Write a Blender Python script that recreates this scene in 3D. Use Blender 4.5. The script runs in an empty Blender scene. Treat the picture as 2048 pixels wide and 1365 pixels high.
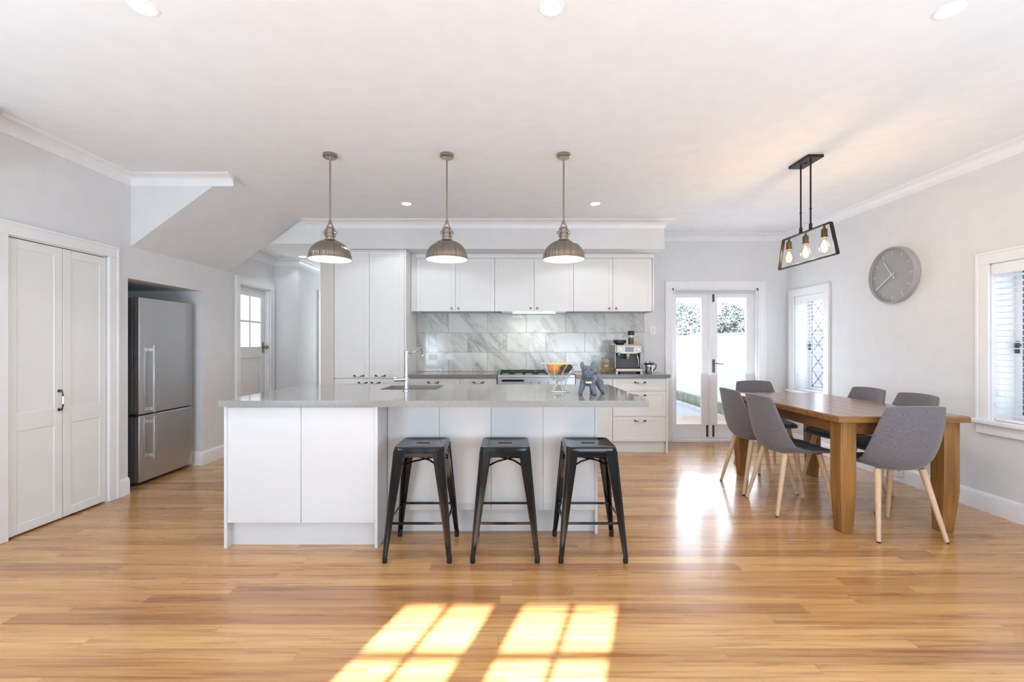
import bpy, bmesh, math, random
from math import pi, sin, cos, radians
from mathutils import Vector, Matrix
random.seed(7)
SC = bpy.context.scene
COL = SC.collection

# ------------------------------------------------------------------ camera
F = 920.0
cd = bpy.data.cameras.new('camera'); cam = bpy.data.objects.new('camera', cd); COL.objects.link(cam)
cd.sensor_width = 36.0; cd.lens = F / 2048 * 36.0
cd.shift_x = 4.0 / 2048; cd.shift_y = 8.5 / 2048
cd.clip_start = 0.02; cd.clip_end = 300
cam.location = (0, 0, 1.26); cam.rotation_euler = (radians(90), radians(0.0), 0)
SC.camera = cam

# ------------------------------------------------------------------ world, sun, window daylight, added fill lamps
SC.view_settings.view_transform = 'Standard'; SC.view_settings.look = 'None'
SC.view_settings.exposure = 0.14; SC.view_settings.gamma = 1.0; SC.view_settings.use_curve_mapping = False
w = bpy.data.worlds.new('sky'); SC.world = w; w.use_nodes = True
nt = w.node_tree; bg = nt.nodes['Background']
geo = nt.nodes.new('ShaderNodeNewGeometry'); sep = nt.nodes.new('ShaderNodeSeparateXYZ')
rmp = nt.nodes.new('ShaderNodeValToRGB')
nt.links.new(geo.outputs['Incoming'], sep.inputs[0])
mth = nt.nodes.new('ShaderNodeMath'); mth.operation = 'MULTIPLY'; mth.inputs[1].default_value = -1
nt.links.new(sep.outputs['Z'], mth.inputs[0]); nt.links.new(mth.outputs[0], rmp.inputs[0])
rmp.color_ramp.elements[0].color = (0.95, 0.97, 1.0, 1); rmp.color_ramp.elements[1].color = (0.62, 0.78, 1.0, 1)
nt.links.new(rmp.outputs[0], bg.inputs[0]); bg.inputs[1].default_value = 2.0

def light(kind, name, loc, energy, color=(1, 1, 1), rot=None, direction=None, size=None, size_y=None, parent=None, spread=None, spot=None):
    l = bpy.data.lights.new(name, kind); l.energy = energy; l.color = color
    o = bpy.data.objects.new(name, l); COL.objects.link(o); o.location = loc
    if direction: o.rotation_euler = Vector(direction).to_track_quat('-Z', 'Y').to_euler()
    if kind == 'AREA':
        l.shape = 'RECTANGLE' if size_y else 'DISK'; l.size = size
        if size_y: l.size_y = size_y
        if spread: l.spread = spread
    elif kind == 'SUN': l.angle = size or 0.01
    elif size is not None: l.shadow_soft_size = size
    if parent: o.parent = parent
    return o
light('SUN', 'sun', (-3, -9, 8), 32.0, (0.95, 0.97, 1.0), direction=(0.33, 1, -0.75), size=radians(0.7))
light('AREA', 'rear_fill_right', (1.85, -0.52, 1.38), 138, (0.70, 0.85, 1.0), direction=(0, 1, 0.75), size=2.8, size_y=1.9)  # added fill lamp inside the room; the rear wall has no window here
light('AREA', 'rear_fill_left', (-2.4, -0.52, 1.38), 100, (0.70, 0.85, 1.0), direction=(0, 1, 0.75), size=1.1, size_y=1.9)  # second added fill, tilted up to brighten the ceiling
light('AREA', 'daylight_side_window', (3.84, 3.0, 1.3), 5, (0.8, 0.9, 1.0), direction=(-1, 0, 0), size=0.8, size_y=1.0)
light('AREA', 'daylight_small_window', (3.845, 5.55, 1.3), 5, (0.8, 0.9, 1.0), direction=(-1, 0, 0), size=0.5, size_y=1.0)
light('AREA', 'hall_fill', (-2.6, 7.7, 1.4), 13, (0.80, 0.90, 1.0), direction=(-0.1, -1, 0), size=0.6, size_y=1.6)  # fill added inside the hall; its end wall has no window
light('AREA', 'daylight_garden_door', (2.67, 6.16, 1.1), 26, (0.78, 0.88, 1.0), direction=(0, -1, 0.5), size=1.0, size_y=1.6)

# ------------------------------------------------------------------ materials
def S(r, g=None, b=None):
    if g is None: g = b = r
    f = lambda c: (c / 255 / 12.92) if c / 255 <= 0.04045 else ((c / 255 + 0.055) / 1.055) ** 2.4
    return (f(r), f(g), f(b), 1)
class NT:
    def __init__(s, m): s.t = m.node_tree; s.b = s.t.nodes['Principled BSDF']
    def n(s, kind, ins=None, **kw):
        nd = s.t.nodes.new('ShaderNode' + kind)
        for k, v in kw.items(): setattr(nd, k, v)
        for k, v in (ins or {}).items():
            if hasattr(v, 'is_output') or isinstance(v, bpy.types.NodeSocket): s.t.links.new(v, nd.inputs[k])
            else: nd.inputs[k].default_value = v
        return nd
    def math(s, op, a, b=None, c=None):
        ins = {0: a}
        if b is not None: ins[1] = b
        if c is not None: ins[2] = c
        return s.n('Math', ins, operation=op).outputs[0]
    def ramp(s, fac, stops, interp='LINEAR'):
        r = s.n('ValToRGB', {0: fac}); cr = r.color_ramp; cr.interpolation = interp
        while len(cr.elements) < len(stops): cr.elements.new(0.5)
        for e, (p, c) in zip(cr.elements, stops): e.position = p; e.color = c
        return r.outputs[0]
    def mix(s, fac, a, b, blend='MIX'):
        m = s.n('Mix', None, data_type='RGBA', blend_type=blend)
        for k, v in ((0, fac), (6, a), (7, b)):
            if isinstance(v, bpy.types.NodeSocket): s.t.links.new(v, m.inputs[k])
            else: m.inputs[k].default_value = v
        return m.outputs[2]
    def set(s, name, v):
        if isinstance(v, bpy.types.NodeSocket): s.t.links.new(v, s.b.inputs[name])
        else: s.b.inputs[name].default_value = v
MATS = {}
def mat(name, color, rough=0.5, metal=0.0, noise=0.02, nscale=8.0, bump=0.0, bscale=60.0, coat=0.0, emit=None, es=0.0, spec=None, stretch=None):
    if name in MATS: return MATS[name]
    m = bpy.data.materials.new(name); m.use_nodes = True; t = NT(m); MATS[name] = m
    co = t.n('TexCoord').outputs['Object']
    if stretch: co = t.n('Mapping', {0: co, 3: stretch}).outputs[0]
    nz = t.n('TexNoise', {'Vector': co, 'Scale': nscale, 'Detail': 4.0}).outputs[0]
    lo = tuple(max(0, c * (1 - noise)) for c in color[:3]) + (1,); hi = tuple(min(1, c * (1 + noise)) for c in color[:3]) + (1,)
    t.set('Base Color', t.ramp(nz, [(0.3, lo), (0.7, hi)]))
    t.set('Roughness', rough); t.set('Metallic', metal)
    if coat: t.set('Coat Weight', coat); t.set('Coat Roughness', 0.06)
    if spec is not None: t.set('Specular IOR Level', spec)
    if emit: t.set('Emission Color', emit); t.set('Emission Strength', es)
    if bump:
        bz = t.n('TexNoise', {'Vector': co, 'Scale': bscale, 'Detail': 3.0}).outputs[0]
        t.set('Normal', t.n('Bump', {'Strength': bump, 'Distance': 0.002, 'Height': bz}).outputs[0])
    return m

WALL = mat('wall_paint', S(224, 225, 226), 0.75, bump=0.05, bscale=150)
CEIL = mat('ceiling_paint', S(238, 239, 240), 0.85, bump=0.04, bscale=150)
TRIM = mat('trim_gloss', S(238, 238, 239), 0.38)
CREAM = mat('cabinet_cream', S(234, 234, 232), 0.42, noise=0.01)
ISLE = mat('island_white', S(216, 217, 218), 0.22, noise=0.01)
STONE = mat('benchtop_stone', S(146, 145, 141), 0.12, noise=0.10, nscale=90, coat=0.2)
STONE2 = mat('benchtop_edge_speck', S(134, 132, 128), 0.14, noise=0.10, nscale=90)
STEEL = mat('brushed_steel', S(190, 191, 194), 0.36, 1.0, noise=0.05, nscale=6, stretch=(1, 1, 60), bump=0.02)
CHROME = mat('chrome', S(190, 191, 195), 0.08, 1.0, noise=0.01)
NICKEL = mat('brushed_nickel', S(168, 158, 146), 0.24, 1.0, noise=0.10, nscale=5, stretch=(30, 30, 1))
def brushed(name, c, rough, an):
    m = mat(name, c, rough, 1.0, noise=0.12, nscale=5, stretch=(30, 30, 1)); t = NT(m)
    tg = t.n('Tangent', direction_type='RADIAL', axis='Z'); t.set('Anisotropic', an); t.set('Tangent', tg.outputs[0])
    sp = t.n('SeparateXYZ', {0: t.n('TexCoord').outputs['Object']}); an_ = t.math('ARCTAN2', sp.outputs[1], sp.outputs[0])
    n1 = t.n('TexNoise', {'W': t.math('MULTIPLY', an_, 9.0), 'Scale': 1.0, 'Detail': 3.0}, noise_dimensions='1D').outputs[0]
    t.set('Normal', t.n('Bump', {'Strength': 0.8, 'Distance': 0.02, 'Height': n1}).outputs[0]); return m
SHADEM = brushed('brushed_shade_nickel', S(158, 149, 138), 0.22, 0.6)
PEWTER = mat('dark_pewter', S(95, 88, 82), 0.3, 1.0, noise=0.1)
PORCELAIN = mat('white_porcelain', S(240, 238, 234), 0.12, noise=0.01, coat=0.5)
BLACKM = mat('black_lacquered_steel', S(16, 16, 17), 0.13, 0.0, noise=0.1, spec=0.4)
BLACKP = mat('black_plastic', S(32, 32, 33), 0.4, noise=0.1)
IRON = mat('dark_iron', S(58, 53, 50), 0.4, 0.8, noise=0.1)
BRASSD = mat('aged_brass_socket', S(112, 92, 70), 0.35, 0.9, noise=0.12)
WHITEIN = mat('white_enamel_inside', S(226, 216, 200), 0.5, noise=0.01)
GREYC = mat('clock_grey', S(168, 164, 164), 0.45, noise=0.02)
GREYD = mat('clock_dial_grey', S(156, 157, 159), 0.4, noise=0.02)
HAND = mat('pale_metal_hand', S(216, 214, 206), 0.35, 0.2, noise=0.03)
BEECH = mat('pale_beech', S(214, 182, 146), 0.5, noise=0.09, nscale=12, stretch=(6, 6, 0.6))
PLASTICW = mat('white_plastic', S(243, 243, 243), 0.35, noise=0.01)
RUBBER = mat('black_rubber', S(24, 24, 24), 0.7, noise=0.1)
LEAD = mat('lead_came', S(96, 96, 104), 0.6, 0.1, noise=0.08)
FENCE = mat('white_painted_fence', S(236, 238, 242), 0.6, noise=0.02)
PATH = mat('pale_concrete', S(196, 198, 204), 0.8, noise=0.08, nscale=14)
KERB = mat('stone_edging', S(206, 203, 198), 0.8, noise=0.14, nscale=12)
GARDEN = mat('weathered_timber_edging', S(150, 152, 132), 0.9, noise=0.3, nscale=9)
ORANGE = mat('orange_peel', S(250, 158, 14), 0.4, noise=0.06, bump=0.4, bscale=260)
MANGO = mat('yellow_fruit', S(252, 190, 34), 0.4, noise=0.1, nscale=20)
AVOC = mat('dark_avocado', S(66, 60, 38), 0.5, noise=0.25, nscale=50, bump=0.5, bscale=200)
DOG = mat('slate_grey_resin', S(98, 108, 122), 0.42, noise=0.22, nscale=70, bump=0.35, bscale=170)
GOLD = mat('gold_chain', S(226, 196, 128), 0.25, 0.9, noise=0.05)
BEANS = mat('roasted_beans', S(112, 78, 40), 0.5, noise=0.5, nscale=160)
PASTA = mat('dried_pasta', S(216, 168, 100), 0.6, noise=0.3, nscale=80)
DISPLAY = mat('dark_display', S(26, 26, 30), 0.1, noise=0.1)
DARKIN = mat('niche_wall_paint', S(205, 205, 206), 0.8, noise=0.02)
BRASS = mat('brass_knob', S(150, 140, 110), 0.3, 1.0, noise=0.05)
BLINDW = mat('blind_white', S(240, 241, 244), 0.4, noise=0.01)
BLINDG = mat('blind_grey_roller', S(204, 204, 206), 0.7, noise=0.02)
GROUT = mat('grout_grey', S(176, 178, 176), 0.8, noise=0.03)
HANDLEM = mat('bright_aluminium', S(206, 207, 208), 0.25, 0.9, noise=0.02)

def emit_mat(name, color, s):
    m = mat(name, color, 0.5); t = NT(m); t.set('Emission Color', color); t.set('Emission Strength', s); return m
LED = emit_mat('led_lens', S(255, 250, 238), 14)
WARMBULB = emit_mat('warm_bulb_glow', S(255, 226, 180), 3)
FILAMENT = emit_mat('filament', S(255, 196, 110), 60)
HOODLED = emit_mat('hood_strip_light', S(244, 255, 248), 10)

def glass_mat(name, tint, refl=0.08, rough=0.0):
    m = bpy.data.materials.new(name); m.use_nodes = True; t = m.node_tree; t.nodes.clear()
    o = t.nodes.new('ShaderNodeOutputMaterial'); mx = t.nodes.new('ShaderNodeMixShader')
    tr = t.nodes.new('ShaderNodeBsdfTransparent'); gl = t.nodes.new('ShaderNodeBsdfGlossy')
    lw = t.nodes.new('ShaderNodeLayerWeight'); lw.inputs[0].default_value = 0.5
    pw_ = t.nodes.new('ShaderNodeMath'); pw_.operation = 'POWER'; pw_.inputs[1].default_value = 5.0; t.links.new(lw.outputs['Facing'], pw_.inputs[0])
    fr = t.nodes.new('ShaderNodeMath'); fr.operation = 'MULTIPLY_ADD'; fr.inputs[1].default_value = 0.96; fr.inputs[2].default_value = 0.04; t.links.new(pw_.outputs[0], fr.inputs[0])
    mul = t.nodes.new('ShaderNodeMath'); mul.operation = 'ADD'; mul.inputs[1].default_value = refl; mul.use_clamp = True
    tr.inputs[0].default_value = tint; gl.inputs['Roughness'].default_value = rough
    t.links.new(fr.outputs[0], mul.inputs[0]); t.links.new(mul.outputs[0], mx.inputs[0])
    t.links.new(tr.outputs[0], mx.inputs[1]); t.links.new(gl.outputs[0], mx.inputs[2]); t.links.new(mx.outputs[0], o.inputs[0])
    MATS[name] = m; return m
PANE = glass_mat('window_glass', (0.97, 0.98, 0.99, 1), 0.0)
CUTGLASS = glass_mat('cut_glass', (0.97, 0.975, 0.98, 1), 0.10, 0.05)
JARGLASS = glass_mat('jar_glass', (0.90, 0.92, 0.90, 1), 0.06)
BULBGLASS = glass_mat('bulb_glass', (1.0, 0.95, 0.84, 1), 0.0)

def frosted_glow():
    m = bpy.data.materials.new('frosted_glass_glow'); m.use_nodes = True; t = NT(m)
    t.set('Base Color', (0.95, 0.97, 1, 1)); t.set('Roughness', 0.4); t.set('Transmission Weight', 0.0)
    t.set('Emission Color', (0.93, 0.96, 1, 1)); t.set('Emission Strength', 0.9); return m
GLOWPANE = frosted_glow()   # obscured hall door glass, daylight behind it put in as emission

def floor_mat():
    m = bpy.data.materials.new('timber_floorboards'); m.use_nodes = True; t = NT(m)
    co = t.n('TexCoord').outputs['Object']; sp = t.n('SeparateXYZ', {0: co})
    x, y = sp.outputs[0], sp.outputs[1]
    W = 0.083
    yr = t.math('DIVIDE', y, W); row = t.math('FLOOR', yr); fy = t.math('FRACT', yr)
    r1 = t.n('TexWhiteNoise', {'W': row}, noise_dimensions='1D').outputs[0]
    xs = t.math('ADD', x, t.math('MULTIPLY', r1, 7.3)); xr = t.math('DIVIDE', xs, 1.75)
    colm = t.math('FLOOR', xr); fx = t.math('FRACT', xr)
    vec = t.n('CombineXYZ', {0: row, 1: colm, 2: 0.0}).outputs[0]
    wn = t.n('TexWhiteNoise', {'Vector': vec}, noise_dimensions='3D')
    rnd = wn.outputs[0]
    base = t.ramp(rnd, [(0.0, S(168, 124, 84)), (0.25, S(188, 144, 97)), (0.5, S(198, 155, 106)), (0.78, S(207, 167, 118)), (1.0, S(182, 136, 92))])
    # grain, stretched along the board, shifted per board
    gx = t.math('ADD', t.math('MULTIPLY', x, 1.3), t.math('MULTIPLY', rnd, 37.0))
    gv = t.n('CombineXYZ', {0: gx, 1: t.math('MULTIPLY', y, 34.0), 2: t.math('MULTIPLY', rnd, 11.0)}).outputs[0]
    g1 = t.n('TexNoise', {'Vector': gv, 'Scale': 1.0, 'Detail': 5.0, 'Roughness': 0.6, 'Distortion': 0.6}).outputs[0]
    c1 = t.ramp(g1, [(0.30, S(142, 98, 70)), (0.44, S(214, 192, 172)), (0.6, S(242, 236, 228)), (0.8, S(255, 252, 244))])
    col = t.mix(0.66, base, c1, 'MULTIPLY')
    col = t.mix(1.0, col, (1.22, 1.20, 1.07, 1), 'MULTIPLY')
    gv2 = t.n('CombineXYZ', {0: t.math('MULTIPLY', gx, 2.0), 1: t.math('MULTIPLY', y, 90.0), 2: rnd}).outputs[0]
    g2 = t.n('TexNoise', {'Vector': gv2, 'Scale': 1.0, 'Detail': 3.0, 'Distortion': 0.3}).outputs[0]
    dk = t.ramp(g2, [(0.60, (0, 0, 0, 1)), (0.72, (1, 1, 1, 1))])
    col = t.mix(t.math('MULTIPLY', dk, 0.5), col, S(104, 62, 38))
    e1 = t.math('LESS_THAN', fy, 0.022); e2 = t.math('LESS_THAN', fx, 0.0011)
    edge = t.math('MAXIMUM', e1, e2)
    col = t.mix(t.math('MULTIPLY', edge, 0.45), col, S(92, 60, 40))
    t.set('Base Color', col)
    t.set('Roughness', t.math('ADD', t.math('MULTIPLY', g1, 0.08), 0.24))
    t.set('Specular IOR Level', 0.5); t.set('Coat Weight', 0.35); t.set('Coat Roughness', 0.12)
    t.set('Normal', t.n('Bump', {'Strength': 0.12, 'Distance': 0.0015, 'Height': t.math('SUBTRACT', g1, edge)}).outputs[0])
    return m
FLOOR = floor_mat()

def wood_mat(name, c_lo, c_hi, along=0, rough=0.35, scale=1.0, spec=0.5):
    m = bpy.data.materials.new(name); m.use_nodes = True; t = NT(m)
    co = t.n('TexCoord').outputs['Object']
    sc = [28 * scale] * 3; sc[along] = 1.6 * scale
    mp = t.n('Mapping', {0: co, 3: sc}).outputs[0]
    nz = t.n('TexNoise', {'Vector': mp, 'Scale': 1.0, 'Detail': 5.0, 'Distortion': 0.8}).outputs[0]
    t.set('Base Color', t.ramp(nz, [(0.3, c_lo), (0.68, c_hi)])); t.set('Roughness', rough); t.set('Specular IOR Level', spec)
    t.set('Normal', t.n('Bump', {'Strength': 0.1, 'Distance': 0.001, 'Height': nz}).outputs[0])
    return m
OAK_V = wood_mat('honey_timber_upright', S(118, 78, 36), S(164, 116, 58), 2, 0.4)
OAK_Y = wood_mat('honey_timber_long', S(122, 78, 40), S(162, 110, 58), 1, 0.4)
OAK_X = wood_mat('honey_timber_across', S(124, 82, 40), S(166, 116, 62), 0, 0.4)
TOPW = wood_mat('table_top_timber', S(112, 74, 52), S(146, 104, 74), 1, 0.2)

def fabric():
    m = bpy.data.materials.new('woven_grey_fabric'); m.use_nodes = True; t = NT(m)
    co = t.n('TexCoord').outputs['Object']
    a = t.n('TexNoise', {'Vector': t.n('Mapping', {0: co, 3: (420, 420, 90)}).outputs[0], 'Scale': 1.0, 'Detail': 2.0}).outputs[0]
    b = t.n('TexNoise', {'Vector': t.n('Mapping', {0: co, 3: (90, 90, 420)}).outputs[0], 'Scale': 1.0, 'Detail': 2.0}).outputs[0]
    s_ = t.math('ADD', t.math('MULTIPLY', a, 0.5), t.math('MULTIPLY', b, 0.5))
    t.set('Base Color', t.ramp(s_, [(0.36, S(92, 88, 92)), (0.64, S(130, 124, 129))])); t.set('Roughness', 0.85)
    t.set('Sheen Weight', 0.25)
    t.set('Normal', t.n('Bump', {'Strength': 0.25, 'Distance': 0.001, 'Height': s_}).outputs[0])
    return m
FABRIC = fabric()
PAD = mat('charcoal_seat_pad', S(86, 87, 94), 0.85, noise=0.12, nscale=200, bump=0.3, bscale=300)

def marble():
    m = bpy.data.materials.new('marble_tile'); m.use_nodes = True; t = NT(m)
    g = t.n('NewGeometry'); rnd = g.outputs['Random Per Island']
    co = t.n('TexCoord').outputs['Object']
    off = t.n('CombineXYZ', {0: t.math('MULTIPLY', rnd, 23.0), 1: 0.0, 2: t.math('MULTIPLY', rnd, 41.0)}).outputs[0]
    v = t.n('VectorMath', {0: co, 1: off}, operation='ADD').outputs[0]
    v = t.n('Mapping', {0: v, 2: (0, radians(-52), 0)}).outputs[0]; v = t.n('Mapping', {0: v, 3: (0.8, 1.0, 2.6)}).outputs[0]
    n1 = t.n('TexNoise', {'Vector': v, 'Scale': 1.9, 'Detail': 7.0, 'Roughness': 0.62, 'Distortion': 0.7}).outputs[0]
    rid = t.math('ABSOLUTE', t.math('SUBTRACT', n1, 0.5))
    vein = t.ramp(rid, [(0.0, (1, 1, 1, 1)), (0.012, (0.5, 0.5, 0.5, 1)), (0.075, (0.0, 0.0, 0.0, 1))])
    n2 = t.n('TexNoise', {'Vector': v, 'Scale': 1.3, 'Detail': 4.0, 'Distortion': 0.4}).outputs[0]
    msk = t.ramp(n2, [(0.36, (0, 0, 0, 1)), (0.66, (1, 1, 1, 1))])
    cloud = t.ramp(n2, [(0.3, S(226, 226, 222)), (0.54, S(214, 214, 209)), (0.74, S(190, 190, 185))])
    fac = t.math('MULTIPLY', t.math('MULTIPLY', vein, msk), 0.95)
    t.set('Base Color', t.mix(fac, cloud, S(132, 130, 125))); t.set('Roughness', 0.12); t.set('Specular IOR Level', 0.5)
    return m
MARBLE = marble()
def leafy():
    m = bpy.data.materials.new('grey_green_foliage'); m.use_nodes = True; t = NT(m)
    rnd = t.n('NewGeometry').outputs['Random Per Island']
    t.set('Base Color', t.ramp(rnd, [(0.0, S(84, 96, 88)), (0.6, S(116, 128, 118)), (1.0, S(150, 156, 148))])); t.set('Roughness', 0.6)
    return m
LEAF = leafy()
BARK = mat('bark', S(110, 98, 86), 0.9, noise=0.2)

# ------------------------------------------------------------------ mesh helpers
class MB:
    def __init__(s): s.v = []; s.f = []; s.m = []; s.mi = 0
    def add(s, vs, fs):
        o = len(s.v); s.v += [tuple(p) for p in vs]
        for f in fs: s.f.append([i + o for i in f]); s.m.append(s.mi)
        return s
    def box(s, x0, x1, y0, y1, z0, z1):
        vs = [(x, y, z) for x in (x0, x1) for y in (y0, y1) for z in (z0, z1)]
        return s.add(vs, [(0, 1, 3, 2), (4, 6, 7, 5), (0, 4, 5, 1), (2, 3, 7, 6), (0, 2, 6, 4), (1, 5, 7, 3)])
    def loft(s, rings, cap=True, closed=False):
        n = len(rings[0]); vs = [p for r in rings for p in r]; fs = []
        k = len(rings)
        for i in range(k if closed else k - 1):
            for j in range(n):
                a = i * n + j; b = i * n + (j + 1) % n; c = ((i + 1) % k) * n + (j + 1) % n; d = ((i + 1) % k) * n + j
                fs.append((a, b, c, d))
        if cap and not closed: fs.append(tuple(range(n))[::-1]); fs.append(tuple(range((k - 1) * n, k * n)))
        return s.add(vs, fs)
    def cyl(s, p0, p1, r0, r1=None, n=20, cap=True):
        r1 = r0 if r1 is None else r1
        return s.tube([p0, p1], [r0, r1], n, cap)
    def tube(s, pts, r, n=10, cap=True, closed=False):
        pts = [Vector(p) for p in pts]; k = len(pts)
        rr = r if isinstance(r, (list, tuple)) else [r] * k
        t0 = (pts[1] - pts[0]).normalized(); up = Vector((0, 0, 1)) if abs(t0.z) < 0.9 else Vector((1, 0, 0))
        nrm = t0.cross(up).normalized(); rings = []
        for i, p in enumerate(pts):
            if closed: tg = (pts[(i + 1) % k] - pts[i - 1]).normalized()
            else: tg = (pts[min(i + 1, k - 1)] - pts[max(i - 1, 0)]).normalized()
            nrm = (nrm - tg * nrm.dot(tg)).normalized(); bn = tg.cross(nrm)
            rings.append([p + (nrm * cos(2 * pi * j / n) + bn * sin(2 * pi * j / n)) * rr[i] for j in range(n)])
        return s.loft(rings, cap, closed)
    def lathe(s, prof, c=(0, 0, 0), n=32, cap=True, sx=1, sy=1):
        rings = [[(c[0] + r * cos(2 * pi * j / n) * sx, c[1] + r * sin(2 * pi * j / n) * sy, c[2] + z) for j in range(n)] for r, z in prof]
        return s.loft(rings, cap)
    def sphere(s, c, r, sc=(1, 1, 1), n=20, m=12, rot=None):
        rings = []
        for i in range(m + 1):
            a = -pi / 2 + pi * i / m; ring = []
            for j in range(n):
                p = Vector((cos(a) * cos(2 * pi * j / n) * r * sc[0], cos(a) * sin(2 * pi * j / n) * r * sc[1], sin(a) * r * sc[2]))
                if i in (0, m): p = Vector((0.0004 * cos(2 * pi * j / n), 0.0004 * sin(2 * pi * j / n), p.z))
                if rot is not None: p = rot @ p
                ring.append(p + Vector(c))
            rings.append(ring)
        return s.loft(rings)
    def prism(s, poly, axis, a, b):
        def P(u, v, w): return {'x': (w, u, v), 'y': (u, w, v), 'z': (u, v, w)}[axis]
        return s.loft([[P(u, v, a) for u, v in poly], [P(u, v, b) for u, v in poly]])
    def bar(s, p0, p1, wd, th, up=(0, 0, 1)):
        p0 = Vector(p0); p1 = Vector(p1); d = (p1 - p0).normalized(); upv = Vector(up)
        if abs(d.dot(upv)) > 0.98: upv = Vector((0, 1, 0))
        a = d.cross(upv).normalized(); b = a.cross(d).normalized()
        return s.loft([[p + a * sx * wd / 2 + b * sy * th / 2 for sx, sy in ((-1, -1), (1, -1), (1, 1), (-1, 1))] for p in (p0, p1)])
    def build(s, name, mats, parent=None, bevel=0.0, seg=2, smooth=True, ang=35, sub=0, kind=None, label=None, solid=0.0, weld=False):
        me = bpy.data.meshes.new(name); me.from_pydata(s.v, [], s.f)
        mats = mats if isinstance(mats, (list, tuple)) else [mats]
        for m_ in mats: me.materials.append(m_)
        if len(mats) > 1: me.polygons.foreach_set('material_index', s.m)
        bm = bmesh.new(); bm.from_mesh(me)
        if weld: bmesh.ops.remove_doubles(bm, verts=bm.verts, dist=1e-5)
        bmesh.ops.recalc_face_normals(bm, faces=bm.faces)
        bm.to_mesh(me); bm.free()
        if smooth:
            me.polygons.foreach_set('use_smooth', [True] * len(me.polygons)); me.set_sharp_from_angle(angle=radians(ang))
        o = bpy.data.objects.new(name, me); COL.objects.link(o)
        if parent is not None: o.parent = parent
        if solid: md = o.modifiers.new('solid', 'SOLIDIFY'); md.thickness = solid; md.offset = 0
        if bevel:
            md = o.modifiers.new('bevel', 'BEVEL'); md.width = bevel; md.segments = seg; md.limit_method = 'ANGLE'; md.angle_limit = radians(40)
        if sub: md = o.modifiers.new('sub', 'SUBSURF'); md.levels = sub; md.render_levels = sub
        if kind: o['kind'] = kind
        if label: o['label'] = label
        return o
def thing(name, label, cat, loc=(0, 0, 0), rz=0.0, group=None):
    o = bpy.data.objects.new(name, None); COL.objects.link(o); o.empty_display_size = 0.1
    o.location = loc; o.rotation_euler = (0, 0, rz); o['label'] = label; o['category'] = cat
    if group: o['group'] = group
    return o
def tag(o, label, cat, group=None, kind=None):
    o['label'] = label; o['category'] = cat
    if group: o['group'] = group
    if kind: o['kind'] = kind
    return o
def holder(name, loc=(0, 0, 0), rz=0.0, label=None):
    o = bpy.data.objects.new(name, None); COL.objects.link(o); o.location = loc; o.rotation_euler = (0, 0, rz); o['kind'] = 'structure'
    if label: o['label'] = label
    return o
def B(*a): return MB().box(*a)
def dup(root, loc, rz, label, group=None):
    r = root.copy(); COL.objects.link(r); r.location = loc; r.rotation_euler = (0, 0, rz); r['label'] = label
    if group: r['group'] = group
    def rec(src, dst):
        for ch in list(src.children):
            c = ch.copy(); COL.objects.link(c); c.parent = dst; rec(ch, c)
    rec(root, r); return r
def cells(mb, xs, zs, holes, y0, y1, plane='xz'):
    """slab in the x-z (or x-y) plane with rectangular holes"""
    X = sorted(set(xs + [h[0] for h in holes] + [h[1] for h in holes])); 
    for a, b in zip(X, X[1:]):
        m = (a + b) / 2; hs = sorted([(h[2], h[3]) for h in holes if h[0] < m < h[1]]); z = zs[0]; spans = []
        for h0, h1 in hs:
            if h0 > z: spans.append((z, h0))
            z = h1
        if z < zs[1]: spans.append((z, zs[1]))
        for u, v in spans:
            if plane == 'xz': mb.box(a, b, y0, y1, u, v)
            else: mb.box(a, b, u, v, y0, y1)
    return mb
def sweep(path, prof, left=True, ends=None):
    """profile (off, z) swept along an xy path; off is measured to the left of the travel direction"""
    mb = MB(); n = len(path); rings = []
    for i, p in enumerate(path):
        p = Vector(p)
        d0 = (p - Vector(path[i - 1])).normalized() if i else None
        d1 = (Vector(path[i + 1]) - p).normalized() if i < n - 1 else None
        if d0 is None: d0 = d1
        if d1 is None: d1 = d0
        n0 = Vector((-d0.y, d0.x)); n1 = Vector((-d1.y, d1.x)); m = (n0 + n1).normalized(); m = m / max(0.2, m.dot(n0))
        rings.append([(p.x + m.x * o, p.y + m.y * o, z) for o, z in prof])
    return mb.loft(rings)
ZC = 2.71
def cornice_prof(zc, d=0.088):
    pts = [(0, zc - 0.092), (0.006, zc - 0.092), (0.008, zc - 0.082)]
    for k in range(7):
        a = k / 6 * pi / 2; pts.append((0.008 + 0.066 * (1 - cos(a)), zc - 0.082 + 0.066 * sin(a)))
    pts += [(0.080, zc - 0.010), (d, zc - 0.008), (d, zc), (0, zc)]
    return pts
BASEP = [(0, 0.0), (0.018, 0.0), (0.018, 0.115), (0.014, 0.128), (0.008, 0.14), (0, 0.142)]
def casing(mb, x0, x1, z0, z1, wdt=0.085, t=0.02, bottom=False, yo=0.0):
    y0, y1 = yo - t, yo
    mb.box(x0 - wdt, x0, y0, y1, z0, z1); mb.box(x1, x1 + wdt, y0, y1, z0, z1)
    mb.box(x0 - wdt, x1 + wdt, y0, y1, z1, z1 + wdt)
    mb.box(x0 - wdt - 0.004, x0 - wdt + 0.014, y0 - 0.006, y1, z0, z1 + wdt - .014); mb.box(x1 + wdt - 0.014, x1 + wdt + 0.004, y0 - 0.006, y1, z0, z1 + wdt - .014)
    mb.box(x0 - wdt - 0.004, x1 + wdt + 0.004, y0 - 0.006, y1, z1 + wdt - 0.014, z1 + wdt + 0.004)
    if bottom: mb.box(x0 - wdt, x1 + wdt, y0, y1, z0 - wdt, z0)
    return mb
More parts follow.
